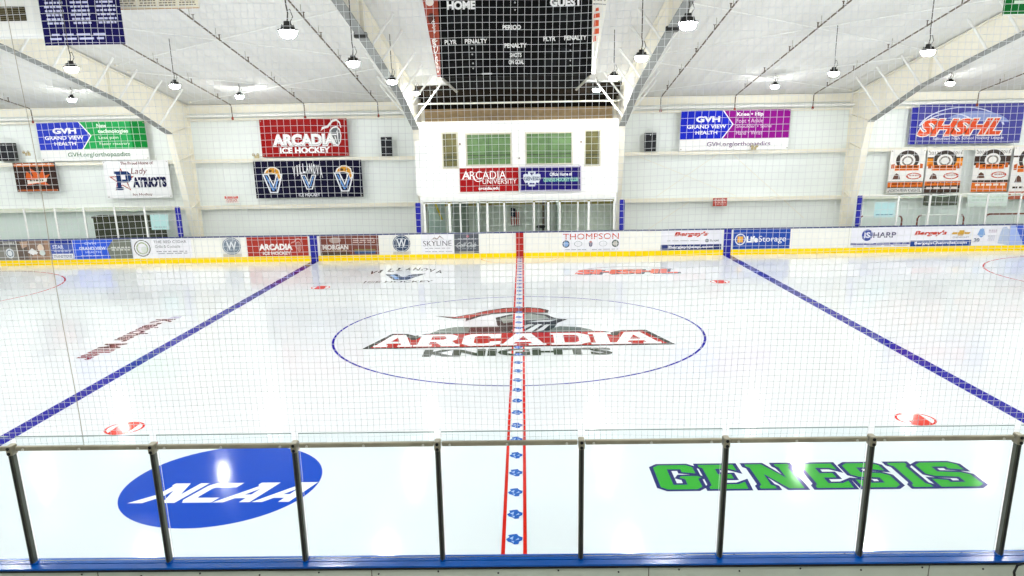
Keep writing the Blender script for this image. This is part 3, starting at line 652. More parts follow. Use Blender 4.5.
champ(15.73, 17.21, 2.23, 4.03, 'white championship banner with an orange stripe and white foot, leftmost of four', '#F4F2EE', None, 1, [(DK, .02, None), (OR, .11, '#8A3A1C'), (DK, .02, None)], 'NORTH PENN KNIGHTS')
champ(17.28, 18.79, 2.22, 4.00, 'championship banner with broad orange band, second of four from the left', '#F4F2EE', '#EF9430', 1, [(OR, .1, '#8A3A1C'), (DK, .17, '#E8E0D8')], None, ('2013', '2014'))
champ(19.28, 20.79, 2.23, 4.01, 'championship banner with dark side panels, third of four from the left', '#F4F2EE', DK, 1, [(DK, .05, None), (OR, .16, '#F4E4D8'), (OR, .06, None)], None, ('2014', '2015'))
champ(20.9, 22.33, 1.89, 4.07, 'championship banner cut by the picture edge, rightmost of four', '#F6F3EF', '#F6F3EF', 1, [('#F6F3EF', .12, '#4B3B34'), ('#C4705A', .15, '#F0DCD4')], None)
# big hanging banners above the left and right
e = [('rows', .06 + .32 * c, .36, .30 + .32 * c, .98, 8, '#C9CCE8') for c in range(3)] + [('rows', .06, .06, .8, .22, 2, '#C9CCE8')]
b = sign('hanging_banner', 'dark blue roof banner with rows of pale names, top left', 'banner', -11.9, -9.85, 7.15, 8.38, 1.9, '#14104E', e)
e = [('rows', .04 + .24 * c, .12, .24 + .24 * c, .95, 5, '#8E8578') for c in range(4)]
sign('hanging_banner', 'cream roof banner with small rows of names beside the dark blue one', 'banner', -10.3, -8.12, 8.06, 8.42, 2.6, '#EAE4CF', e + [('r', 0, 0, 1, .05, '#B98A5A')])
sign('hanging_banner', 'green roof banner at the top right corner', 'banner', 12.07, 14.0 - .2, 7.40, 8.4, 1.9, '#0E6A2C', [('r', 0, 0, 1, .03, '#F4F4F0'), ('rows', .1, .2, .9, .9, 5, '#D8EAD8')])

# adverts fixed along the far boards
AY = 12.944
BZ0, BZ1 = .235, 1.02
def ad(label, x0, x1, base, els, z0=BZ0, z1=BZ1): return sign('board_sign', label, 'advertisement', x0, x1, z0, z1, AY, base, els, 'adverts on the far boards', thick=.006)
ad('grey photo advert with pale round emblem, first on the far boards from the left', -21.95, -20.84, '#8C8A84', [('r', 0, .7, 1, 1, '#6E6C6A'), ('rows', .5, .74, .95, .94, 1, '#C9C7C2'), ('d', .72, .36, .16, .26, '#E6EAEE'), ('o', .72, .36, .13, .2, .3, '#7E8C98')])
ad('brown photo advert showing blurred people and white shapes', -20.81, -19.45, '#8B7466', [('r', 0, 0, .3, 1, '#6F625A'), ('p', [(.3, .4), (.5, .2), (.62, .38), (.45, .62)], '#EDEDED'), ('d', .72, .62, .1, .2, '#E8D3BF'), ('d', .75, .36, .09, .14, '#DCE4E0'), ('p', [(.1, .95), (.35, .98), (.3, .7), (.15, .6)], '#C2A48F'), ('p', [(.4, .1), (.9, .05), (.8, .2), (.5, .3)], '#B08F78'), ('r', .86, 0, 1, 1, '#A6856E')])
ad('small blue advert with a white strip along its foot', -19.42, -18.5, '#4F62B0', [('r', 0, .78, 1, 1, '#2E3F94'), ('r', .04, .02, .98, .3, '#F2F3F8'), ('t', 'TRANSITIONS', .5, .16, .84, .14, '#4A4F78', .02), ('t', 'STAR', .35, .66, .5, .2, '#D9DEF2', .03), ('rows', .1, .36, .9, .46, 1, '#C8D0EC')])
ad('bright blue health advert with an arrow and grey right end', -18.47, -16.04, '#3760DC', [('p', [(.62, 0), (1, 0), (1, 1), (.7, 1), (.58, .55)], '#7C8074'), ('t', 'GVH', .3, .82, .2, .14, '#BFD0FF', .02), ('t', 'GRAND VIEW', .33, .56, .46, .17, '#E6EEFF', .03), ('t', 'HEALTH', .33, .36, .26, .12, '#BFD0FF', .02), ('rows', .1, .1, .5, .2, 1, '#C8D6FF'), ('rows', .64, .36, .97, .62, 2, '#D5D7CE')])
ad('white restaurant advert with a round wreath emblem on its left', -16.02, -13.55, '#F1F0F5', [('o', .17, .52, .14, .44, .12, '#6E6A60'), ('o', .17, .52, .1, .32, .2, '#A9B48E'), ('d', .2, .45, .05, .16, '#D9DED6'), ('t', 'THE RED CEDAR', .65, .84, .55, .14, '#77747C', .0), ('t', 'Grille & Cocktails', .6, .6, .42, .14, '#77747C', .0), ('rows', .4, .16, .92, .36, 2, '#A5A2AC')])
def roundw(label, x0, x1, c1):
    cx = .5
    ad(label, x0, x1, '#E8E7E2', [('r', 0, 0, 1, .16, '#CFC9BC'), ('d', .5, .56, .5, .45, c1), ('o', .5, .56, .46, .41, .06, '#E2E6EC'), ('t', 'W', .5, .58, .56, .44, '#E6EAEE', .02), ('rows', .2, .3, .8, .38, 1, '#B9C2CE'), ('rows', .3, .78, .7, .84, 1, '#B9C2CE')])
roundw('round grey-blue letter W emblem left of the red hockey advert', -12.27, -11.5, '#7A8694')
ad('red hockey board advert with white slab lettering and faded helmet', -11.24, -8.72, '#AC392F', helmet(.84, .5, .42, .22, '#A8655E', '#D8A8A0') + [('t', 'ARCADIA', .47, .48, .55, .34, '#F8F3F0', .05), ('t', 'ICE HOCKEY', .48, .16, .46, .17, '#FBF3F0', .03)])
ad('dark red-brown advert with white lettering right of the left blue stripe', -8.22, -5.8, '#7E4A40', [('r', 0, 0, .5, .16, '#54483C'), ('d', .26, .78, .1, .16, '#B9A49C'), ('t', 'MORGAN', .26, .42, .44, .26, '#E2DAD6', .05), ('rows', .54, .58, .94, .88, 3, '#D9C4BC'), ('rows', .06, .2, .44, .26, 1, '#B7A67A'), ('r', .58, .06, .94, .2, '#47618C'), ('r', .58, .24, .94, .3, '#8E8A5A')])
roundw('round navy letter W emblem left of the white skyline advert', -5.22, -4.5, '#3E4C66')
ad('white restaurant advert with thin dark capitals under a mountain line', -4.05, -2.72, '#F4F3F8', [('p', [(.3, .7), (.42, .86), (.5, .78), (.58, .95), (.72, .74), (.58, .88), (.5, .73), (.42, .8)], '#8A6E6A'), ('t', 'SKYLINE', .5, .54, .88, .28, '#5A5660', .0), ('rows', .1, .24, .9, .3, 1, '#9A96A2'), ('rows', .04, .08, .96, .13, 1, '#9A96A2')])
ad('dark grey advert with pale script left of the red centre stripe', -2.69, -1.68, '#5C6068', [('rows', .1, .66, .9, .78, 1, '#B9BEC6'), ('d', .55, .88, .06, .06, '#B96A78'), ('t', 'Golf Club', .5, .44, .8, .26, '#D5D9DE', .01, .1), ('rows', .1, .2, .9, .26, 1, '#A9AEB6'), ('r', .2, .02, .8, .1, '#B9B08A')])
ad('white car dealer advert with red capitals above five round badges', 1.73, 4.1, '#F2F1F6', [('t', 'THOMPSON', .5, .78, .96, .3, '#C9482E', .0), ('d', .07, .4, .062, .19, '#39475C'), ('d', .07, .4, .045, .14, '#8FB2E0'), ('o', .28, .4, .07, .14, .14, '#9AA0A6'), ('p', [(.46, .46), (.53, .46), (.52, .28), (.495, .22), (.47, .28)], '#6E6A88'), ('d', .495, .5, .02, .05, '#C75A50'), ('o', .71, .4, .07, .14, .14, '#B5B9BE'), ('d', .92, .4, .062, .19, '#5E6A66'), ('d', .92, .4, .04, .12, '#C4BFB8'), ('rows', .03, .06, .42, .12, 1, '#9A98A4'), ('rows', .5, .06, .97, .12, 1, '#9A98A4')])
ad('white car dealer advert with red script and navy foot, left of blue stripe', 5.77, 8.24, '#EEEDF4', [('r', 0, 0, 1, .28, '#313C76'), ('t', "Bergey's", .5, .8, .55, .28, '#C94A3C', .05, .08), ('rows', .06, .44, .62, .5, 1, '#A9A6B0'), ('d', .76, .47, .03, .09, '#6A6E78'), ('t', 'RAM', .88, .47, .14, .1, '#7A7A84', .02), ('t', 'BergeysJeep.com', .5, .14, .74, .17, '#F0F0F6', .03)])
ad('solid blue storage advert with white lettering and a yellow square badge', 8.7, 11.02, '#2B4DA8', [('o', .13, .5, .095, .3, .2, '#E6EAF4'), ('r', .08, .34, .18, .66, '#F3B64A'), ('t', 'Life', .34, .5, .2, .34, '#FFFFFF', .05), ('t', 'Storage', .69, .47, .48, .4, '#FFFFFF', .0)])
ad('white advert with a round blue emblem beside thin purple capitals', 13.48, 15.9, '#EDECF5', [('d', .27, .62, .09, .3, '#4A57A0'), ('t', 'iS', .27, .62, .1, .3, '#E9E9F4', .03), ('t', 'HARP', .56, .62, .38, .28, '#5E5A78', .02), ('r', 0, .12, 1, .22, '#5A5C9A'), ('rows', .06, .14, .94, .2, 1, '#C9CAE2'), ('rows', .04, .02, .96, .08, 1, '#9A9AB8')])
ad('white car dealer advert with red script, gold cross badge and navy foot', 15.91, 18.36, '#EFEEF5', [('r', 0, 0, 1, .3, '#2E4C98'), ('t', "Bergey's", .32, .66, .52, .3, '#C94A3C', .05, .08), ('p', [(.68, .7), (.78, .7), (.79, .8), (.87, .8), (.88, .7), (.97, .7), (.95, .6), (.86, .6), (.85, .52), (.77, .52), (.76, .6), (.66, .6)], '#D1A444'), ('t', 'CHEVROLET', .82, .44, .27, .09, '#8E8E98', .01), ('t', 'BergeysChevrolet.com', .5, .15, .86, .18, '#F0F2FA', .03)])
ad('white and blue advert with small blue shield at the right end', 18.4, 19.83, '#F0EFF6', [('p', [(.12, .55), (.18, .85), (.24, .9), (.3, .85), (.34, .55), (.24, .4)], '#86A9DA'), ('rows', .42, .62, .66, .8, 2, '#B9A6B8'), ('t', '20', .12, .28, .16, .2, '#5A6484', .03), ('rows', .42, .2, .62, .5, 3, '#C6C6D8'), ('p', [(.72, .1), (1, 0), (1, .8), (.9, .95), (.8, .9), (.76, .6)], '#B9C6E0')])
ad('plain bright blue advert at the right end of the far boards', 19.85, 21.95, '#4A66C8', [('p', [(0, 0), (.3, 0), (.1, 1), (0, 1)], '#A9BCEC'), ('rows', .3, .3, .8, .8, 3, '#9DB2EC')])

# ------------------------------------------------------------------ press box over the penalty boxes
def holed(mb, x0, x1, z0, z1, y0, y1, holes, m):
    xs = sorted({x0, x1, *[h[0] for h in holes], *[h[1] for h in holes]}); zs = sorted({z0, z1, *[h[2] for h in holes], *[h[3] for h in holes]})
    for a, b in zip(xs[:-1], xs[1:]):
        for c, d in zip(zs[:-1], zs[1:]):
            if any(h[0] - 1e-6 <= a and b <= h[1] + 1e-6 and h[2] - 1e-6 <= c and d <= h[3] + 1e-6 for h in holes): continue
            mb.box(a, b, y0, y1, c, d, m)
WIN = [(-3.07, -2.47, 3.64, 5.0), (-2.1, -.3, 3.73, 4.95), (.3, 2.16, 3.73, 4.95), (2.68, 3.29, 3.64, 5.0)]
mb = MB(); PB = M_WHITE
holed(mb, -4.2, 4.05, 2.55, 5.45, 13.5, 13.6, WIN, PB)
mb.box(-4.2, 4.05, 13.6, 15.2, 5.37, 5.45, PB); mb.box(-4.2, 4.05, 13.6, 15.2, 2.55, 2.65, mat('#CFC6A6', rough=.7))
mb.box(-4.2, -4.12, 13.6, 15.2, 2.65, 5.37, PB); mb.box(3.97, 4.05, 13.6, 15.2, 2.65, 5.37, PB)
mb.box(-4.12, 3.97, 15.1, 15.2, 2.65, 5.37, mat('#8C9074', rough=.7))
struct(mb, 'wall_press_box', 'white press box front above the penalty boxes', 'press box')
mb = MB(); mb.box(-4.05, 3.95, 13.2, 13.5, 2.3, 2.55, M_WHITE, .02); mb.tube([(-3.98, 13.15, 1.08), (-3.98, 13.15, 2.35), (-3.98, 13.3, 2.5)], .05, M_WHITE, 8); mb.tube([(3.9, 13.15, 1.08), (3.9, 13.15, 2.4), (3.9, 13.3, 2.55)], .05, M_WHITE, 8)
struct(mb, 'trim_8', 'white beam under the press box', 'beam')
wl = ['narrow press box window at its left end', 'wide press box window left of centre', 'wide press box window right of centre', 'narrow press box window at its right end']
for i, (a, b, c, d) in enumerate(WIN):
    wide = b - a > 1
    mb = MB(); t = .03; FM = mat('#C9C6B2', rough=.5)
    for q in ((a - t, b + t, c - t, c + t), (a - t, b + t, d - t, d + t), (a - t, a + t, c + t, d - t), (b - t, b + t, c + t, d - t)): mb.box(q[0], q[1], 13.47, 13.56, q[2], q[3], FM)
    wroot = struct(mb, f'window_{i+1}', wl[i], 'window', ((a + b) / 2, 13.5, c))
    mb = MB(); mb.box(a + .03, b - .03, 13.53, 13.54, c + .03, d - .03, mat('#688A58' if wide else '#6E6A40', rough=.12, spec=.5, vary=.35, scale=3)); mb.build('pane', wroot)
    mb = MB(); mb.box(a + .03, b - .03, 13.515, 13.53, c + (d - c) * .30, c + (d - c) * .33, mat('#2C3524')); mb.box(a + .03, b - .03, 13.515, 13.53, c + (d - c) * .2, c + (d - c) * .22, mat('#2C3524'))  # dark horizontal strips stand for reflections painted across the pane
    if wide: mb.box((a + b) / 2 - .012, (a + b) / 2 + .012, 13.515, 13.53, c + .03, d - .03, mat('#3C5036'))
    mb.build('bar_and_reflection', wroot)
sign('wall_sign', 'red university sign with white serif lettering under the press box windows', 'sign', -2.42, -.02, 2.68, 3.62, 13.46, '#9C1216', [('t', 'ARCADIA', .42, .7, .74, .34, '#FFFFFF', .0), ('t', 'A', .115, .7, .15, .34, '#FFFFFF', .01), ('t', 'UNIVERSITY', .68, .42, .58, .2, '#FFFFFF', .0), ('p', arcband(.32, .62, .09, .2, .025, PI * .9, PI * 1.75), '#FFFFFF'), ('t', 'arcadia.edu', .5, .14, .36, .13, '#FFFFFF', .03)], thick=.03)
sign('wall_sign', 'navy club sign in a silver frame under the press box windows', 'sign', .03, 2.53, 2.66, 3.64, 13.44, '#1F1568', [('p', [(.06, .5), (.06, .68), (.1, .72), (.14, .68), (.14, .8), (.26, .8), (.26, .68), (.3, .72), (.34, .68), (.34, .5), (.31, .34), (.27, .36), (.25, .2), (.15, .2), (.13, .36), (.09, .34)], '#DDE3EA'), ('p', [(.16, .76), (.24, .76), (.2, .64)], '#1F1568'), ('r', .16, .28, .24, .34, '#1F1568'), ('t', 'GENESIS', .2, .52, .26, .16, '#4A5878', .03), ('t', 'Official Home of', .67, .68, .36, .14, '#F4F4FA', .03),
     ('r', .38, .36, .96, .56, '#2E4A78'), ('t', 'GENESIS HOCKEY CLUB', .67, .46, .56, .15, '#9FE0C0', .02)], frame='#B9B3CE', thick=.03)
for x, z, w in ((-2.36, 4.57, 'left of the wide left window'), (2.52, 4.57, 'right of the wide right window'), (.02, 3.98, 'between the two wide windows')):
    mb = MB(); mb.box(x - .05, x + .05, 13.47, 13.498, z - .07, z + .07, M_WHITE, .008); r = tag(mb.build('wall_switch', loc=(x, 13.49, z)), f'small wall box {w}', 'wall box', 'wall boxes')
    mb = MB(); mb.tube([(x, 13.47, z), (x, 13.455, z)], .04, mat('#6A4A3A'), 10); mb.build('knob', r)
# speakers, flood lights
def speaker(x, y, z, w, h, label):
    r = thing('loudspeaker', label, 'speaker', (x, y, z), 'wall loudspeakers')
    mb = MB(); mb.prism([(-w / 2, 0), (w / 2, 0), (w / 2 - .06, .3), (-w / 2 + .06, .3)], lambda p, zz: (x + p[0], y + p[1], zz), z, z + h, M_BLACK); mb.build('cabinet', r)
    mb = MB(); mb.box(x - w / 2 + .03, x + w / 2 - .03, y - .012, y - .002, z + .03, z + h - .03, mat('#23242A', rough=.8, bump=.6, scale=90)); g = mb.build('grille', r)
    mb = MB(); mb.box(x - .02, x + .02, y - .018, y - .012, z + h - .1, z + h - .06, M_WHITE); mb.build('badge', g)
    mb = MB(); mb.box(x - .05, x + .05, y + .29, 15.48, z + h * .45, z + h * .6, M_DARK); mb.build('wall_mount', r)
speaker(-5.6, 15.12, 4.13, .47, .78, 'black loudspeaker left of the press box, on the wall girt')
speaker(5.56, 15.12, 4.13, .5, .76, 'black loudspeaker right of the press box, on the wall girt')
speaker(-22.0, 15.12, 4.2, .85, .74, 'wide black loudspeaker at the far left above the small dark banner')
for x, z, w in ((-11.15, 4.13, 'left of the red hockey banner'), (-20.95, 4.4, 'above the small dark banner'), (9.9, 4.13, 'below the purple health banner')):
    r = thing('emergency_light', f'small tan emergency light {w}', 'light', (x, 15.1, z), 'emergency lights')
    mb = MB(); mb.box(x - .1, x + .1, 14.98, 15.06, z, z + .12, mat('#C9B98E'), .01); mb.build('wall_mount', r)
    for s in (-.09, .09):
        mb = MB(); mb.tube([(x + s, 14.97, z + .16), (x + s, 14.91, z + .15), (x + s, 14.89, z + .15)], [.03, .065, .065], mat('#B5A67C'), 10); mb.build('lamp_head', r)

# penalty boxes: back wall, glass fronts, posts
mb = MB(); mb.box(-4.1, 4.05, 15.0, 15.1, 0, 2.55, mat('#F0F4E8', rough=.6, vary=.1)); mb.box(-4.1, 4.05, 14.97, 15.0, 2.0, 2.3, mat('#C4B468', rough=.6))  # yellow top strip paints in light reflected off the soffit
struct(mb, 'wall_penalty_box', 'grey-green back wall of the penalty boxes', 'wall')
mb = MB(); mb.box(-1.75, -1.68, 13.1, 15.0, 0, 2.3, mat('#B9C4BA')); mb.box(1.55, 1.62, 13.1, 15.0, 0, 2.3, mat('#B9C4BA')); mb.box(.98, 1.06, 14.7, 14.99, 0, 2.3, mat('#6A5A4A')); mb.box(-2.9, -2.2, 14.96, 15.0, 0, 2.2, mat('#98A498')); struct(mb, 'wall_divider', 'partition walls between the penalty boxes', 'wall')
def far_panel(x0, x1, label, posts=(0,), z1=2.28, group='far glass panels', pw=.03, pm=None):
    r = thing('glass_screen', label, 'glass panel', ((x0 + x1) / 2, 13.02, 1.08), group)
    mb = MB(); mb.box(x0 + .05, x1 - .05, 13.015, 13.027, 1.08, z1, M_FGLASS); mb.build('pane', r)
    for p in posts:
        mb = MB(); xx = x0 if p == 0 else x1; mb.box(xx - pw, xx + pw, 12.99, 13.05, 1.08, z1, pm or M_WHITE, .008); mb.build('upright', r)
    mb = MB(); mb.box(x0 + .05, x1 - .05, 13.0, 13.04, z1, z1 + .03, M_WHITE); mb.build('top_rail', r)
lx_ = [-22.75, -21.52, -20.3, -19.03, -17.83, -16.56, -15.33, -14.12]
for i in range(7): far_panel(lx_[i], lx_[i + 1], f'far glass panel, {ords[6-i]} to the left of the leftmost blue padded post', z1=2.33)
rx_ = [13.86, 15.27, 16.54, 17.73, 18.84, 20.15, 21.4, 22.65]
for i in range(7): far_panel(rx_[i], rx_[i + 1], f'far glass panel, {ords[i]} to the right of the rightmost blue padded post', (1,), z1=2.28)
cx_ = [-3.86, -2.84, -2.4, -1.67, -1.3, -.61, .6, 1.18, 1.65, 2.38, 2.82, 3.84]
for i in range(11): far_panel(cx_[i], cx_[i + 1], f'penalty box glass panel, {ords[i]} from the left below the press box', (0, 1) if i == 0 else (1,), z1=2.25, group='penalty box glass', pw=.03 if i % 3 else .045)
for x, w in ((-13.96, 'leftmost of four, left of the open bench'), (-4.12, 'at the left end of the penalty boxes'), (4.17, 'at the right end of the penalty boxes'), (13.73, 'rightmost of four, beside the championship banners')):
    r = thing('padded_post', f'dark blue padded post on far boards, {w}', 'post', (x, 13.02, 1.08), 'blue padded posts')
    mb = MB(); mb.box(x - .1, x + .1, 12.97, 13.09, 1.08, 2.3, M_BLUEPAD, .03); mb.build('pad', r)
    mb = MB(); mb.box(x - .03, x + .03, 13.0, 13.06, 2.3, 2.33, M_WHITE); mb.build('cap', r)
# things standing behind the far glass
r = thing('storage_bin', 'dark box standing behind the far left glass', 'box', (-17.0, 14.4, 0))
mb = MB(); mb.box(-18.1, -15.3, 14.1, 14.75, 0, 1.8, mat('#4A4A3C', rough=.8, vary=.25), .02); mb.build('body', r)
mb = MB(); mb.box(-18.14, -15.26, 14.06, 14.79, 1.8, 1.88, mat('#3A3A30', rough=.8), .01); mb.build('lid', r)
sign('paper_sign', 'pale blue paper notice on the far left glass', 'notice', -15.15, -14.42, 1.38, 2.0, 13.06, '#DDF6F8', [('rows', .1, .08, .9, .2, 1, '#7FB2B8')], thick=.004)
sign('paper_sign', 'pale blue paper notice on the glass under the leftmost championship banner', 'notice', 14.35, 15.2, 1.42, 2.03, 13.06, '#DDF6FC', [('rows', .1, .08, .9, .2, 1, '#7FA2B8')], thick=.004)
sign('paper_sign', 'white cloth sign hung low behind the glass at right', 'notice', 19.0, 20.7, 1.64, 2.2, 14.8, '#EAF2EC', [('rows', .1, .3, .9, .8, 2, '#D5E2D8')], thick=.006)
mb = MB(); mb.box(17.2, 18.5, 14.6, 14.9, 1.72, 2.16, mat('#5A5E54', rough=.8), .02); r = tag(mb.build('hanging_bag', loc=(17.85, 14.75, 1.94)), 'dark bundle hanging below the second championship banner', 'bag')
mb = MB(); mb.tube([(17.4, 14.75, 2.15), (17.85, 14.75, 2.22), (18.3, 14.75, 2.15)], .02, M_DARK, 6); mb.build('strap', r)
BRN = mat('#8A4A3C', rough=.5)
for a, b, w in ((14.4, 16.2, 'behind the first panels right of the blue post'), (16.85, 18.8, 'below the second championship banner'), (19.7, 22.2, 'at the far right')):
    r = thing('bench_rail', f'brown tube rail with pale top bar {w}', 'rail', (a, 14.5, 0), 'brown bench rails')
    mb = MB(); mb.tube([(a, 14.5, 0), (a, 14.5, 1.2), (a + .06, 14.5, 1.3), (a + .16, 14.5, 1.34)], .035, BRN, 8); mb.tube([(b, 14.5, 0), (b, 14.5, 1.2), (b - .06, 14.5, 1.3), (b - .16, 14.5, 1.34)], .035, BRN, 8); mb.build('end_tube', r)
    mb = MB(); mb.box(a + .14, b - .14, 14.45, 14.55, 1.31, 1.37, M_WHITE if a < 19 else BRN, .01); mb.build('top_bar', r)
    mb = MB(); mb.box((a + b) / 2 - .03, (a + b) / 2 + .03, 14.47, 14.53, 0, 1.31, M_WHITE); mb.build('support', r)
for s, pts in ((-1, [(-22.6, 2.3), (-20.3, 2.32), (-19.6, 2.22), (-19.0, 2.32), (-18.4, 2.22), (-17.8, 2.32), (-16.6, 2.3), (-15.8, 2.12), (-15.3, 2.3)]), (1, [(15.2, 2.3), (15.8, 2.16), (16.4, 2.28), (17.1, 2.2), (17.8, 2.3), (18.6, 2.16), (19.4, 2.14), (20.2, 2.26), (21.4, 2.2), (22.6, 2.25)])):
    mb = MB(); mb.tube([(x, 13.12, z) for x, z in pts], .018, mat('#DDE6D2', rough=.6), 6); r = tag(mb.build('draped_cord', loc=(pts[0][0], 13.12, pts[0][1])), f'pale cord draped along the far glass on the {"left" if s < 0 else "right"}', 'cord', 'draped cords')
# penalty box contents
r = thing('wall_flag', 'stars and stripes flag hanging in the penalty box', 'flag', (-.2, 14.9, 1.1))
mb = MB()
xs_ = [-.36 + .05 * i for i in range(9)]
for i in range(8):
    d0, d1 = .03 * math.sin(i * 1.6), .03 * math.sin((i + 1) * 1.6)
    c = '#B9413C' if i % 2 == 0 else '#E8E2DA'
    zt = 1.9 - .03 * i
    mb.hexa([(xs_[i], 14.88 + d0, 1.15), (xs_[i + 1], 14.88 + d1, 1.12), (xs_[i + 1], 14.89 + d1, 1.12), (xs_[i], 14.89 + d0, 1.15), (xs_[i], 14.88 + d0, zt), (xs_[i + 1], 14.88 + d1, zt), (xs_[i + 1], 14.89 + d1, zt), (xs_[i], 14.89 + d0, zt)], mat(c, rough=.8))
mb.build('stripes', r)
mb = MB(); mb.hexa([(-.37, 14.83, 1.55), (-.17, 14.83, 1.5), (-.17, 14.845, 1.5), (-.37, 14.845, 1.55), (-.37, 14.83, 1.91), (-.17, 14.83, 1.87), (-.17, 14.845, 1.87), (-.37, 14.845, 1.91)], mat('#2A3446', rough=.8)); mb.build('canton', r)
mb = MB(); mb.tube([(-.45, 14.95, 1.97), (.1, 14.9, 1.88)], .012, M_GALV, 6); mb.build('pole', r)
r = thing('glass_gate', 'pale swing gate with yellow edge standing open in the left penalty box', 'gate', (-3.5, 14.2, 0))
mb = MB(); mb.hexa([(-3.78, 13.7, 0), (-3.2, 14.6, 0), (-3.18, 14.58, 0), (-3.76, 13.68, 0), (-3.78, 13.7, 2.2), (-3.2, 14.6, 2.2), (-3.18, 14.58, 2.2), (-3.76, 13.68, 2.2)], mat('#D5E4DC', rough=.3)); mb.build('leaf', r)
mb = MB(); mb.tube([(-3.5, 13.95, 2.18), (-3.28, 14.25, 1.5)], .04, mat('#E8CF3E'), 8); mb.build('edge', r)
r = thing('stool', 'dark stool behind the glass right of the centre stripe', 'stool', (.9, 14.4, 0))
mb = MB(); mb.lathe((.9, 14.4, 1.08), [(.17, 0), (.19, .03), (.19, .07), (.16, .09)], M_DARK, 16); mb.build('seat', r)
for a in range(4):
    mb = MB(); c, s = math.cos(a * PI / 2 + .6), math.sin(a * PI / 2 + .6); mb.tube([(.9 + .2 * c, 14.4 + .2 * s, 0), (.9 + .12 * c, 14.4 + .12 * s, 1.08)], .018, M_DARK, 6); mb.build('leg', r)

# ------------------------------------------------------------------ scoreboard
sb = thing('hanging_scoreboard', 'black hockey scoreboard hung from the roof over centre ice', 'scoreboard', (0.02, 0, 6.06))
FX0, FX1, FZ0, FZ1 = -1.70, 1.77, 6.06, 8.35
mb = MB(); mb.box(FX0, FX1, -.06, .06, FZ0, FZ1, mat('#050507', rough=.6, vary=.3, scale=4, spec=.1)); face = mb.build('display_face', sb)
px = lambda u: -1.71 + (u - 440.6) / 151 * 3.49
pz = lambda v: 7.70 - v * 1.64 / 76.5
mb = MB()
def sbt(s, u, v, w, h, bold=.03, z=None):
    W_, H_ = w * 3.5 / 151, h * 1.64 / 76.5
    mb.text(s, lambda p: (px(u) - W_ / 2 + p[0] * W_, -.064, pz(v) - H_ / 2 + p[1] * H_), mat('#F2F2F2', rough=.5), bold)
sbt('HOME', 463.5, 5.5, 28, 8.5, .05); sbt('GUEST', 565.5, 4.5, 31, 8.5, .05); sbt('PERIOD', 512.5, 28, 18, 4.6)
sbt('PLYR', 452, 41.5, 12, 4.6); sbt('PENALTY', 477, 41, 22, 4.6); sbt('PLYR', 549.5, 40, 12, 4.6); sbt('PENALTY', 575, 39.5, 22, 4.6)
sbt('PENALTY', 516, 46, 22, 4.6); sbt('SHOTS', 516, 55.5, 11.5, 4.6); sbt('ON GOAL', 516.5, 62.5, 15, 4.6)
mb.build('lettering', face)
mb = MB()
for u, v in ((473, 48), (473, 54), (473.5, 63), (473.5, 68), (570, 46), (570, 52), (570, 62), (570, 67), (516, 4), (516, 11)): mb.flat([ell(px(u), pz(v), .018, .018, 10)], XZ(-.064), mat('#C8C8C8'))
mb.flat([[(px(482), pz(74.5)), (px(492), pz(74.5)), (px(492), pz(73)), (px(482), pz(73))]], XZ(-.064), mat('#D8D8D8'))
mb.build('indicator_lamp', face)
for u0, u1, v0, v1 in ((446, 458, 50, 56), (464, 472, 50, 56), (474.5, 484, 50, 56), (543, 556, 49, 55), (561, 569, 49, 55), (571.5, 581, 49, 55), (446, 458, 62, 68), (464, 472, 62, 68), (474.5, 484, 62, 68), (543, 556, 61, 67), (561, 569, 61, 67), (571.5, 581, 61, 67), (450, 478, 14, 24), (552, 580, 13, 23), (508, 518, 32, 40)):
    mb = MB(); mb.flat([[(px(u0), pz(v1)), (px(u1), pz(v1)), (px(u1), pz(v0)), (px(u0), pz(v0))]], XZ(-.062), mat('#0C0D12', rough=.5, spec=.15)); mb.build('digit_window', face)
for s, base, nm in ((-1, '#9C3A22', 'red drink advert wing'), (1, '#F1EFE6', 'white advert wing with orange print')):
    xi = FX0 if s < 0 else FX1
    xo0, xo1 = xi + s * .09, xi + s * .46
    fn = lambda a, b, off=0.0: (xi + s * .005 + (xo0 - xi + (xo1 - xo0) * b) * a, -.05 + .12 * a - off, FZ0 + .02 + (FZ1 - FZ0 - .02) * b)
    mb = MB(); A = [fn(0, 0), fn(1, 0), fn(1, 1), fn(0, 1)]; B_ = [(x, y + .05, z) for x, y, z in A]; mb.hexa(A + B_, mat(base, rough=.5, vary=.08)); w = mb.build('side_panel', sb); w['label'] = nm
    mb = MB()
    if s < 0:
        mb.text('Coca-Cola', lambda p: fn(.82 - (p[1] * .62), .04 + p[0] * .33, .006), mat('#F6F0EA'), .02, .1)
        mb.text('enjoy', lambda p: fn(.62 - p[1] * .35, .41 + p[0] * .13, .006), mat('#F6F0EA'), .02, .1)
        mb.flat([ell(.55, .55, .3, .05, 20)], lambda p: fn(p[0], p[1], .005), mat('#4A1C14'))
        mb.flat([ell(.55, .7, .28, .035, 20)], lambda p: fn(p[0], p[1], .005), mat('#E9E0D8'))
    else:
        for a, b, d, e_ in ((.1, .52, .62, .56), (.12, .44, .6, .5), (.15, .37, .7, .42), (.12, .3, .45, .35), (.18, .58, .5, .61)): mb.flat([[(a, b), (d, b + .01), (d - .05, e_ + .01), (a + .06, e_)]], lambda p: fn(p[0], p[1], .005), mat('#D2552F'))
        mb.text('SPORTS', lambda p: fn(.08 + p[0] * .8, .68 + p[1] * .03, .006), mat('#5A5A58'), .02)
        mb.flat([[(.06, .645), (.95, .645), (.95, .655), (.06, .655)]], lambda p: fn(p[0], p[1], .005), mat('#7A7A78'))
    mb.build('lettering', w)
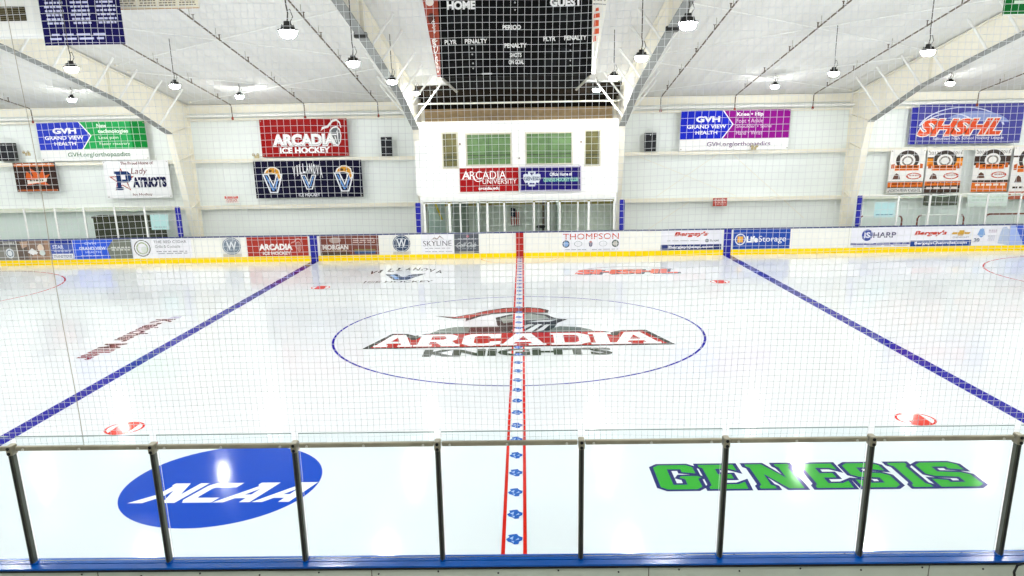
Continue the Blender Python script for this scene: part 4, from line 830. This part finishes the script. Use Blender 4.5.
mb = MB(); mb.hexa([(FX0 + .02, .062, FZ0), (FX1 - .02, .062, FZ0), (FX1 - .02, .062, FZ1 - .02), (FX0 + .02, .062, FZ1 - .02), (-1.58, 2.6, 5.95), (1.62, 2.6, 5.93), (1.62, 2.6, FZ1 - .15), (-1.58, 2.6, FZ1 - .15)], mat('#090807', rough=.9, vary=.3, spec=.05)); mb.build('housing', sb)
for s in (-1, 1):
    mb = MB(); xa, xb = (FX0 + .03, -1.56) if s < 0 else (FX1 - .03, 1.6); mb.tube([(xa, 0.1, FZ0 - .03), (xb, 2.6, 5.9)], .03, M_GALV, 6); mb.build('frame_tube', sb)
    mb = MB(); mb.tube([(s * 1.4, .3, FZ1 - .05), (s * 1.4, .3, ROOF(.3) - .02)], .012, M_GALV, 6); mb.tube([(s * 1.4, 2.2, FZ1 - .2), (s * 1.4, 2.2, ROOF(2.2) - .02)], .012, M_GALV, 6); mb.build('hanging_cable', sb)

# air unit with grille, top left
r = thing('hanging_duct', 'white air duct with dark grille behind the blue roof banner', 'duct', (-12.6, 2.6, 7.45))
mb = MB(); mb.box(-13.85, -11.86, 2.3, 3.0, 7.46, 8.3, M_WHITE, .02); mb.build('casing', r)
mb = MB(); mb.box(-13.27, -12.49, 2.27, 2.3, 7.8, 8.14, mat('#3C3524', rough=.9))
g = mb.build('grille', r)
for i in range(6):
    mb = MB(); mb.box(-13.27, -12.49, 2.25, 2.272, 7.83 + i * .05, 7.845 + i * .05, mat('#7A7358')); mb.build('louvre', g)
for x in (-13.6, -12.1):
    mb = MB(); mb.tube([(x, 2.6, 8.24), (x, 2.6, ROOF(2.6) - .01)], .012, M_GALV, 6); mb.build('hanger', r)

# ------------------------------------------------------------------ sprinkler pipes running up the roof slope
spr = [(-20.0, 'at the far left beyond the left frame'), (-11.72, 'first right of the left frame'), (-8.73, 'above the red hockey banner'), (-5.72, 'left of the press box frame'), (5.8, 'right of the press box frame'), (8.8, 'above the purple health banner'), (11.95, 'left of the right frame'), (18.55, 'above the blue league banner')]
for x, w in spr:
    r = thing('sprinkler_pipe', f'brown sprinkler pipe running up the roof {w}', 'pipe', (x, 14.1, 6.2), 'sprinkler pipes')
    zp = lambda y: ROOF(y) - .27
    mb = MB(); y0 = 2.72 if x in (-11.72, -8.73) else -2.0; mb.tube([(x, y0, zp(y0)), (x, 14.1, zp(14.1)), (x, 14.2, zp(14.2) - .05), (x, 14.22, 5.75)], .022, M_PIPE, 8); mb.build('pipe', r)
    for y in (3.4, 5.2, 7.6, 10.2, 12.6):
        mb = MB(); mb.tube([(x, y, zp(y)), (x, y, ROOF(y) - .01)], .008, M_GALV, 6); mb.build('pipe_hanger', r)
        mb = MB(); mb.tube([(x, y + .25, zp(y + .25) - .03), (x, y + .25, zp(y + .25) + .12)], .018, M_PIPE, 6); mb.lathe((x, y + .25, zp(y + .25) + .12), [(.015, 0), (.04, .02), (.04, .03)], M_PIPE, 8); mb.build('sprinkler_head', r)
    mb = MB(); mb.lathe((x, 14.22, 5.68), [(.03, 0), (.05, .03), (.05, .09), (.03, .12)], mat('#8A3A2C'), 10); mb.build('valve', r)

# ------------------------------------------------------------------ high-bay lamps
LX = [-23.5, -16.9, -10.5, -3.8, 2.97, 9.62, 16.1, 22.7]
LY = [-16.2, -10.3, -4.9, .4, 6.1, 11.8]  # row over the stands is unseen, added to light net and near boards
cw = ['beyond the left edge', 'far left of the left frame', 'right of the left frame', 'left of the scoreboard', 'right of the scoreboard', 'left of the right frame', 'right of the right frame', 'beyond the right edge']
rw = ['in an added row over the stands', 'in the first row over the ice', 'in the second row from the net', 'in the third row from the net', 'in the fourth row from the net', 'in the row nearest the far wall']
lamp0 = None
for j, y in enumerate(LY):
    for i, x in enumerate(LX):
        lab = f'white bay lamp {cw[i]}, {rw[j]}'
        zc = 6.49
        if lamp0 is None:
            lamp0 = thing('pendant_lamp', lab, 'lamp', (x, y, zc), 'high-bay lamps')
            mb = MB(); mb.lathe((x, y, zc), [(.03, .13), (.06, .13), (.065, .07), (.105, .065), (.115, .01), (.17, .0), (.18, -.018), (.14, -.025)][::-1], M_DARK, 20)
            for k in range(10):
                a = 2 * PI * k / 10; mb.tube([(x + .12 * math.cos(a), y + .12 * math.sin(a), zc + .005), (x + .1 * math.cos(a), y + .1 * math.sin(a), zc + .075)], .008, M_DARK, 4)
            mb.build('housing', lamp0)
            mb = MB(); mb.lathe((x, y, zc), [(.15, -.026), (.135, -.085), (.09, -.125), (.01, -.136)][::-1], M_LENS, 12); mb.build('lens', lamp0, smooth=True)
            mb = MB(); mb.tube([(x, y, zc + .13), (x + .02, y, zc + .26), (x, y, zc + .4), (x, y, zc + 1.2)], .012, mat('#55524C'), 6); cd = mb.build('cord', lamp0)
            mb = MB(); mb.tube([(x + .05, y, zc + .12), (x + .1, y, zc + .2), (x + .06, y, zc + .32), (x + .01, y, zc + .3)], .008, mat('#55524C'), 6); mb.build('safety_loop', lamp0)
            o = lamp0
        else:
            o = dup(lamp0, (x, y, zc), lab)
        # cord length follows the roof
        dz = ROOF(y) - zc
        for ch in o.children:
            if ch.name.startswith('cord'):
                me = ch.data if o is lamp0 else ch.data.copy(); ch.data = me
                for v in me.vertices:
                    if v.co.z > 1.0: v.co.z = dz - .02

# black cable loop at the near board, lower right
mb = MB(); mb.tube([(4.28, -13.26, .9), (4.235, -13.26, .98), (4.225, -13.25, 1.04), (4.25, -13.24, 1.1), (4.31, -13.24, 1.12), (4.4, -13.25, 1.08)], .011, M_BLACK, 8)
r = tag(mb.build('cable_loop', loc=(4.25, -13.25, 1.0)), 'black cable looped at the near boards, lower right corner', 'cable')

# ------------------------------------------------------------------ world, camera, view
w = bpy.data.worlds.new('World'); sc.world = w; w.use_nodes = True
w.node_tree.nodes['Background'].inputs['Color'].default_value = (.9, .95, 1, 1); w.node_tree.nodes['Background'].inputs['Strength'].default_value = .25
cam = bpy.data.cameras.new('camera'); co = bpy.data.objects.new('camera', cam); C.objects.link(co)
yaw, pit, roll = -.0174, -.2726, -.0176
cy_, sy_, cp, sp, cr, sr = math.cos(yaw), math.sin(yaw), math.cos(pit), math.sin(pit), math.cos(roll), math.sin(roll)
f_ = Vector((sy_ * cp, cy_ * cp, sp)); r_ = Vector((cy_, -sy_, 0)); u_ = r_.cross(f_)
r2 = r_ * cr + u_ * sr; u2 = u_ * cr - r_ * sr
Mx = Matrix.Identity(4)
for i in range(3): Mx[i][0] = r2[i]; Mx[i][1] = u2[i]; Mx[i][2] = -f_[i]
Mx.translation = Vector((.1556, -19.1017, 4.5694))
co.matrix_world = Mx
cam.sensor_width = 36; cam.lens = 778.54 / 1024 * 36; cam.shift_y = 72.84 / 1024; cam.clip_end = 200; cam.clip_start = .1
sc.camera = co
for o in bpy.data.objects:
    if '_at' in o: del o['_at']
vs = sc.view_settings; vs.view_transform = 'Standard'; vs.look = 'None'; vs.gamma = 1; vs.exposure = 0; vs.use_curve_mapping = False
sc.cycles.max_bounces = 10; sc.cycles.diffuse_bounces = 5; sc.cycles.glossy_bounces = 4; sc.cycles.transparent_max_bounces = 24
sc.cycles.use_denoising = True
